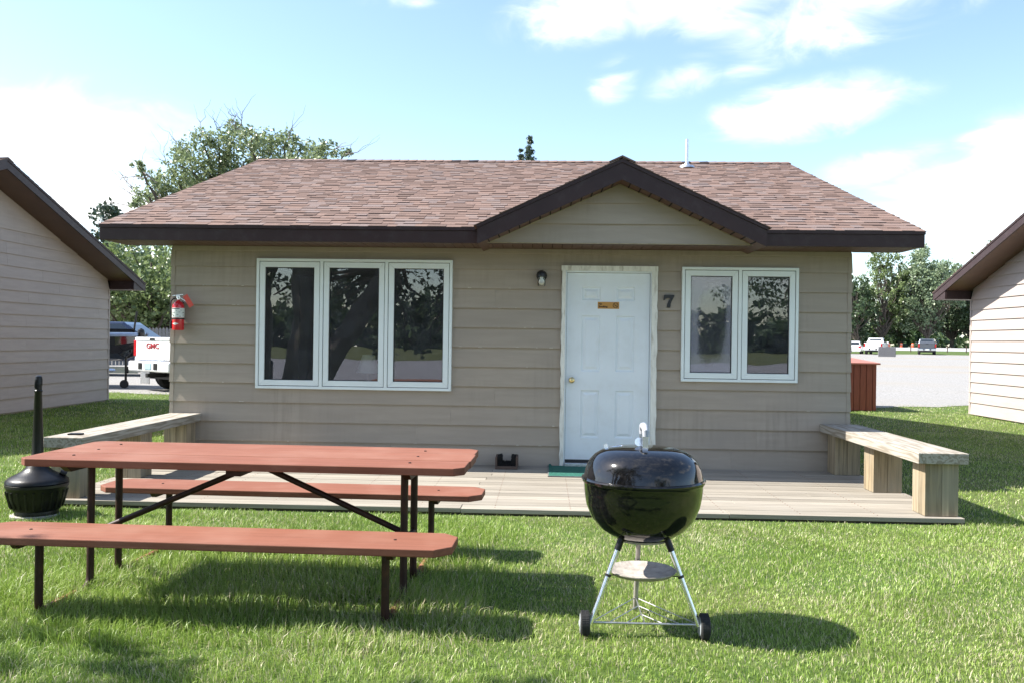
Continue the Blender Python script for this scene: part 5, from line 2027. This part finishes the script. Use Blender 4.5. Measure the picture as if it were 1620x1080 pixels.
for s in (-1, 1):
    g_ = MB()
    g_.tube([(x, s * w * 1.0, zg - 0.02) for (x, w, zg) in [(-5.4, 0.98, 0.72), (-4.0, 1.05, 0.74), (-2.4, 1.05, 0.78), (-1.2, 0.92, 0.82), (-0.5, 0.68, 0.84), (-0.1, 0.40, 0.85), (0.04, 0.1, 0.86)]], 0.05, 8)
    g_.build('gunwale', MAT['cover'], bt, smooth=True)
tm = MB()
tm.tube([(-0.25, -0.25, 0.35), (-0.10, -0.25, 1.45)], 0.028, 8)
tm.box(-0.9, -0.2, -0.33, -0.17, 0.90, 0.98)
tm.lathe([(0.02, -0.16), (0.09, -0.1), (0.1, 0.02), (0.08, 0.10), (0.02, 0.14)], 14, (0.02, -0.25, 0.86))
tm.build('trolling_motor', MAT['black_plastic'], bt)
rl = MB()
rl.tube([(-3.0, -0.7, 0.84), (-2.6, -0.7, 1.16), (-1.2, -0.55, 1.10), (-0.8, -0.45, 0.88)], 0.016, 6)
rl.box(-2.4, -1.1, -0.4, 0.3, 0.83, 1.02)
rl.build('bow_gear', MAT['black_plastic'], bt)

tr_ = thing('boat_trailer', 'silver boat trailer with black jack wheel under the black boat', 'trailer', (bp_.x + 0.1, bp_.y, 0.0), RAD(3))
f = MB()
for s in (-1, 1):
    f.tube([(-5.2, s * 0.75, 0.48), (-1.4, s * 0.75, 0.48), (0.0, s * 0.10, 0.48)], 0.05, 8)
f.box(-0.6, 1.6, -0.06, 0.06, 0.42, 0.56)
for x in (-4.6, -3.0, -1.5):
    f.box(x - 0.05, x + 0.05, -0.75, 0.75, 0.44, 0.52)
    f.box(x - 0.05, x + 0.05, -0.3, 0.3, 0.52, 0.605)
f.box(-0.95, 0.02, -0.42, -0.36, 0.40, 0.58)
f.build('frame', MAT['chrome'], tr_)
for s in (-1, 1):
    wheel(tr_, -3.6, s * 0.98, 0.33, 0.2)
    fd = MB()
    for k in range(8):
        a0, a1 = math.pi * k / 8, math.pi * (k + 1) / 8
        fd.hexa([(-3.6 + 0.40 * math.cos(a0), s * 0.98 - 0.13, 0.33 + 0.40 * math.sin(a0)), (-3.6 + 0.40 * math.cos(a0), s * 0.98 + 0.13, 0.33 + 0.40 * math.sin(a0)), (-3.6 + 0.40 * math.cos(a1), s * 0.98 + 0.13, 0.33 + 0.40 * math.sin(a1)), (-3.6 + 0.40 * math.cos(a1), s * 0.98 - 0.13, 0.33 + 0.40 * math.sin(a1))],
                [(-3.6 + 0.42 * math.cos(a0), s * 0.98 - 0.13, 0.33 + 0.42 * math.sin(a0)), (-3.6 + 0.42 * math.cos(a0), s * 0.98 + 0.13, 0.33 + 0.42 * math.sin(a0)), (-3.6 + 0.42 * math.cos(a1), s * 0.98 + 0.13, 0.33 + 0.42 * math.sin(a1)), (-3.6 + 0.42 * math.cos(a1), s * 0.98 - 0.13, 0.33 + 0.42 * math.sin(a1))])
    fd.build('mudguard', MAT['black_plastic'], tr_)
jk = MB()
jk.tube([(-0.28, -0.47, 0.17), (-0.28, -0.47, 0.86)], 0.032, 10)
jk.tube([(-0.28, -0.47, 0.86), (-0.28, -0.62, 0.86)], 0.012, 6)
jko = jk.build('jack', MAT['black_plastic'], tr_, smooth=True)
jw = MB()
jw.lathe([(0.05, -0.03), (0.10, -0.03), (0.115, -0.015), (0.115, 0.015), (0.10, 0.03), (0.05, 0.03)], 24, M=Matrix.Translation((-0.32, -0.47, 0.118)) @ Matrix.Rotation(math.pi / 2, 4, 'X'))
jw.build('jack_wheel', MAT['tyre'], jko, smooth=True)

# picket fence and white house beyond the boat
fa, fb_ = at(212, 40, 0.0), at(292, 41, 0.0)
dirv = Vector((fb_.x - fa.x, fb_.y - fa.y, 0))
fl = dirv.length
dirv.normalize()
pf = thing('picket_fence', 'weathered grey picket fence beyond the boat and truck', 'fence', tuple(fa), math.atan2(dirv.y, dirv.x))
x = -3.0
fm = MB()
while x < fl + 4:
    fm.prism([(x, 0.06), (x + 0.125, 0.06), (x + 0.125, 1.72), (x + 0.0625, 1.80 + rng.uniform(-0.02, 0.02)), (x, 1.72)], 'y', -0.012, 0.012, r=rng.random())
    x += 0.15
fm.build('pickets', MAT['picket'], pf)
for k in range(5):
    q_ = MB()
    q_.box(-3.0 + k * 2.4, -2.9 + k * 2.4, 0.04, 0.14, 0, 1.75)
    q_.build('post', MAT['picket'], pf)
for z in (0.4, 1.4):
    q_ = MB()
    q_.box(-3.0, fl + 4, 0.013, 0.05, z, z + 0.09)
    q_.build('rail', MAT['picket'], pf)
hp = at(262, 62, 0.0)
hs_ = thing('white_house', 'small white house among the trees beyond the picket fence', 'house', (hp.x, hp.y, 0.0), RAD(12))
q_ = MB()
q_.box(-4, 6, 0, 6, 0, 2.6)
q_.build('wall', pmat('white_siding', (0.66, 0.68, 0.68), rough=0.6, var=0.06, scale=2), hs_)
q_ = MB()
q_.prism([(-0.5, 2.55), (3, 3.9), (6.5, 2.55), (6.5, 2.7), (3, 4.05), (-0.5, 2.7)], 'x', -4.4, 6.4)
q_.build('roof', pmat('grey_roof', (0.30, 0.30, 0.31), rough=0.9), hs_)
for x in (-2.6, 0.4, 3.4):
    q_ = MB()
    q_.box(x, x + 1.0, -0.03, 0.0, 1.0, 2.1)
    q_.build('window', MAT['car_glass'], hs_)

# red-brown wooden bin behind the right corner
bx = thing('storage_bin', 'red-brown wooden storage bin with sloping lid behind the right corner of the taupe cabin', 'bin', (7.0, 9.55, 0.0), RAD(2))
MAT['bin_boards'] = pmat('red_brown_boards', (0.23, 0.058, 0.032), rough=0.6, var=0.18, scale=7, stretch=(6, 6, 0.6))
MAT['bin_lid'] = pmat('red_brown_lid', (0.38, 0.125, 0.08), rough=0.5, var=0.12, scale=7, stretch=(0.6, 6, 6))
q_ = MB()
x = -1.0
while x < 0.55:
    w = min(0.135, 0.57 - x)
    q_.box(x, x + w - 0.012, 0.0, 0.025, 0.02, 1.0, r=rng.random())
    x += 0.135
y = 0.03
while y < 1.75:
    q_.box(0.545, 0.57, y, y + 0.123, 0.02, 1.0 + 0.10 * y / 1.8)
    y += 0.135
q_.box(-0.99, 0.54, 0.026, 0.04, 0.02, 0.995)
q_.box(-1.0, -0.975, 0.03, 1.78, 0.02, 1.0)
q_.box(-0.99, 0.56, 1.78, 1.80, 0.02, 1.1)
q_.build('boards', MAT['bin_boards'], bx)
q_ = MB()
for k in range(6):
    y0_, y1_ = -0.06 + k * 0.32, -0.06 + k * 0.32 + 0.312
    z0_, z1_ = 1.003 + 0.055 * (y0_ + 0.06), 1.003 + 0.055 * (y1_ + 0.06)
    q_.hexa([(-1.05, y0_, z0_), (0.62, y0_, z0_), (0.62, y1_, z1_), (-1.05, y1_, z1_)], [(-1.05, y0_, z0_ + 0.035), (0.62, y0_, z0_ + 0.035), (0.62, y1_, z1_ + 0.035), (-1.05, y1_, z1_ + 0.035)])
q_.build('lid', MAT['bin_lid'], bx)

# weathered fence panel on the lot
p = at(1403, 88, 0.0)
wp = thing('fence_panel', 'short weathered grey board fence panel standing on the gravel lot before the white pickup', 'fence panel', (p.x, p.y, ground_z(p.y)), RAD(-6))
q_ = MB()
for k in range(11):
    q_.box(-0.8 + k * 0.15, -0.8 + k * 0.15 + 0.142, 0, 0.02, 0.0, 0.98 + rng.uniform(-0.06, 0.06))
q_.build('boards', MAT['picket'], wp)
for s in (-0.8, 0.78):
    q_ = MB()
    q_.box(s, s + 0.1, 0.021, 0.12, -0.1, 1.02)
    q_.build('post', MAT['picket'], wp)
for z in (0.2, 0.75):
    q_ = MB()
    q_.box(-0.8, 0.85, 0.021, 0.06, z, z + 0.09)
    q_.build('rail', MAT['picket'], wp)

# verge: posts and orange markers by the road
for px, lab in ((1441, 'thin dark post on the verge left of the grey pickup'), (1499, 'thin dark post on the verge right of the grey pickup'), (1529, 'thin dark post on the verge beside the right cabin wall')):
    p = at(px, 118, 0.0)
    t = thing('verge_post', lab, 'post', (p.x, p.y, ground_z(p.y)), 0, 'posts along the road verge')
    q_ = MB()
    q_.tube([(0, 0, -0.1), (0, 0, 0.92)], 0.07, 8)
    q_.build('shaft', MAT['brown_board'], t, smooth=True)
    q_ = MB()
    q_.lathe([(0.085, 0.92), (0.085, 0.97), (0.03, 1.0)], 8)
    q_.build('cap', MAT['brown_board'], t)
MAT['orange'] = pmat('orange_plastic', (0.62, 0.10, 0.03), rough=0.5)
for px, D, lab in ((1426, 152, 'small orange barrel across the road below the dark tree'), (1444, 152, 'small orange barrel across the road, next to the grey pickup'), (1406, 152, 'small orange barrel across the road beside the white pickup')):
    p = at(px, D, 0.0)
    t = thing('traffic_barrel', lab, 'traffic barrel', (p.x, p.y, ground_z(p.y)), 0, 'orange barrels along the road')
    q_ = MB()
    q_.lathe([(0.26, 0.0), (0.24, 0.05), (0.21, 0.4), (0.19, 0.75), (0.14, 0.8)], 14)
    b_ = q_.build('body', MAT['orange'], t, smooth=True)
    q_ = MB()
    for z in (0.5,):
        q_.lathe([(0.208, z), (0.212, z + 0.01), (0.208, z + 0.06), (0.2, z + 0.07)], 14)
    q_.build('reflective_bands', MAT['label_white'], t, smooth=True)


# ------------------------------------------------------------------ grass
def grass_field(name, pts, h, w, m, lean=0.45, bare=False):
    """one bent blade per point: three cross-sections narrowing to a tip"""
    pts = np.asarray(pts, dtype=np.float32)
    n = len(pts)
    h = np.asarray(h, dtype=np.float32).reshape(n, 1)
    w = np.asarray(w, dtype=np.float32).reshape(n, 1)
    a = nrng.uniform(0, 2 * np.pi, n)
    side = np.stack([np.cos(a), np.sin(a), np.zeros(n)], 1)
    b = nrng.uniform(0, 2 * np.pi, n)
    le = np.stack([np.cos(b), np.sin(b), np.zeros(n)], 1) * (np.abs(nrng.normal(size=(n, 1))) * lean * 1.35 * h)
    # neighbours lean alike
    ph = np.sin(pts[:, 0] * 3.1 + 2 * np.sin(pts[:, 1] * 2.3)) * 2.5 + pts[:, 1] * 1.7
    le += np.stack([np.cos(ph), np.sin(ph), np.zeros(n)], 1) * h * 0.17
    up = np.array([0, 0, 1.0])
    v = np.empty((n, 5, 3), dtype=np.float32)
    v[:, 0] = pts - side * w * 0.5
    v[:, 1] = pts + side * w * 0.5
    m1 = pts + up * h * 0.55 + le * 0.30
    v[:, 2] = m1 - side * w * 0.42
    v[:, 3] = m1 + side * w * 0.42
    v[:, 4] = pts + up * h * (0.98 - 0.25 * np.clip(np.linalg.norm(le, axis=1, keepdims=True) / h, 0, 1)) + le
    base = np.arange(n, dtype=np.int32)[:, None] * 5
    loops = np.concatenate([base + np.array([[0, 1, 3, 2]], dtype=np.int32), base + np.array([[2, 3, 4]], dtype=np.int32)], 1).reshape(-1)
    me = bpy.data.meshes.new(name)
    me.vertices.add(n * 5)
    me.vertices.foreach_set('co', v.reshape(-1))
    me.loops.add(n * 7)
    me.loops.foreach_set('vertex_index', loops)
    me.polygons.add(n * 2)
    st_ = (np.arange(n, dtype=np.int32)[:, None] * 7 + np.array([[0, 4]], dtype=np.int32)).reshape(-1)
    me.polygons.foreach_set('loop_start', st_)
    me.polygons.foreach_set('loop_total', np.tile(np.array([4, 3], dtype=np.int32), n))
    # colour: dry straw is rarer, comes in patches
    r = nrng.random(n)
    dry = 0.5 + 0.5 * np.sin(pts[:, 0] * 1.9 + 1.3 * np.sin(pts[:, 1] * 2.7)) * np.sin(pts[:, 1] * 1.6 + 0.7)
    pat = 0.5 + 0.3 * np.sin(pts[:, 0] * 2.3 + 1.7 * np.sin(pts[:, 1] * 1.9 + 0.4)) + 0.2 * np.sin(pts[:, 1] * 4.7 + pts[:, 0] * 3.3)
    r = np.clip(r * 0.75 + 0.3 * pat, 0, 1)
    r = np.where(nrng.random(n) < 0.06 + 0.10 * (pts[:, 0] > 0.3) + 0.24 * dry ** 2, nrng.uniform(0.86, 1.0, n), r * 0.85)
    me.attributes.new('rnd', 'FLOAT', 'FACE').data.foreach_set('value', np.repeat(r, 2).astype(np.float32))
    me.update()
    me.materials.append(m)
    o = bpy.data.objects.new(name, me)
    COL.objects.link(o)
    return o


MAT['grass'] = rnd_mat('grass_blades', [(0, (0.135, 0.235, 0.03)), (0.45, (0.26, 0.385, 0.066)), (0.84, (0.41, 0.53, 0.14)), (0.88, (0.54, 0.50, 0.29)), (1.0, (0.64, 0.58, 0.42))], rough=0.45, noise_scale=(0.9, 0.9, 0.9), noise_amt=0.18, spec=0.55, translucent=0.30)


def scatter(x0, x1, y0, y1, dens):
    n = int((x1 - x0) * (y1 - y0) * dens)
    return np.stack([nrng.uniform(x0, x1, n), nrng.uniform(y0, y1, n), np.zeros(n)], 1)


def lumps(p, s=1.0):
    x, y = p[:, 0] * s, p[:, 1] * s
    return 0.5 + 0.25 * np.sin(x * 5.3 + 2.1 * np.sin(y * 3.7)) + 0.25 * np.sin(y * 6.1 + 1.9 * np.sin(x * 4.3 + 1))


def keep_out(p):
    """no grass on the deck, under buildings or on the gravel"""
    x, y = p[:, 0], p[:, 1]
    k = ~((x > DX0 - 0.02) & (x < DX1 + 0.02) & (y > DY - 0.015) & (y < 0.1))
    k &= ~((np.abs(x) < HALF) & (y > -0.02) & (y < DEPTH))
    for (o, r) in ((left_cabin, left_cabin.rotation_euler.z), (right_cabin, right_cabin.rotation_euler.z)):
        dx, dy = x - o.location.x, y - o.location.y
        lx = dx * math.cos(r) + dy * math.sin(r)
        ly = -dx * math.sin(r) + dy * math.cos(r)
        k &= ~((np.abs(lx) < HALF) & (ly > 0) & (ly < DEPTH))
    k &= ~((x > 5.9) & (x < 7.6) & (y > 9.55) & (y < 11.4))
    return k


grass_parts = []
zones = [(-3.6, 3.6, -6.4, -4.6, 10500, 0.72), (-5.4, 5.6, -4.6, -2.2, 7500, 0.78), (-10, -3.4, -2.2, 5.0, 1900, 1.1), (3.6, 11, -2.2, 5.0, 1900, 1.1), (-12.5, -3.4, 5.0, 12.0, 620, 1.5), (3.6, 12.5, 5.0, 12.4, 620, 1.5), (-10, -5.6, -6, -2.2, 600, 1.3), (6.2, 11, -6, -2.2, 600, 1.3)]
P_all, H_all, W_all = [], [], []
for (x0, x1, y0, y1, dn, ws) in zones:
    p = scatter(x0, x1, y0, y1, dn)
    p = p[keep_out(p)]
    ge = np.array([gravel_edge(float(v)) for v in p[:, 0]]) if y1 > 8 else np.full(len(p), 99.0)
    d = (ge - p[:, 1]) + nrng.normal(size=len(p)) * 0.28
    p = p[d > 0]
    worn = (p[:, 1] > DY - 0.11) & (p[:, 1] < DY + 0.02) & (p[:, 0] > DX0) & (p[:, 0] < DX1) & (nrng.random(len(p)) < 0.62)
    p = p[~worn]
    l = lumps(p)
    h = (0.024 + 0.023 * l) * nrng.uniform(0.55, 1.45, len(p))
    # longer tufts where the mower does not reach
    near_tab = (np.abs(p[:, 0] + 1.25) < 1.35) & (p[:, 1] < -3.2) & (p[:, 1] > -5.6)
    h = np.where(near_tab, h * 1.65, h * np.where(p[:, 0] > 0.2, 0.66, 0.88))
    near_deck = (p[:, 1] > DY - 0.12) & (p[:, 1] < DY + 0.02) & (p[:, 0] > DX0) & (p[:, 0] < DX1)
    h = np.where(near_deck, h * 0.75, h)
    P_all.append(p)
    H_all.append(h * (1.0 if ws < 1.2 else 1.1))
    W_all.append(np.full(len(p), 0.0042) * ws * nrng.uniform(0.7, 1.3, len(p)))
g = grass_field('lawn_grass', np.concatenate(P_all), np.concatenate(H_all), np.concatenate(W_all), MAT['grass'])
tag(g, 'short sunlit lawn grass with a few dry blades', 'grass', kind='stuff')
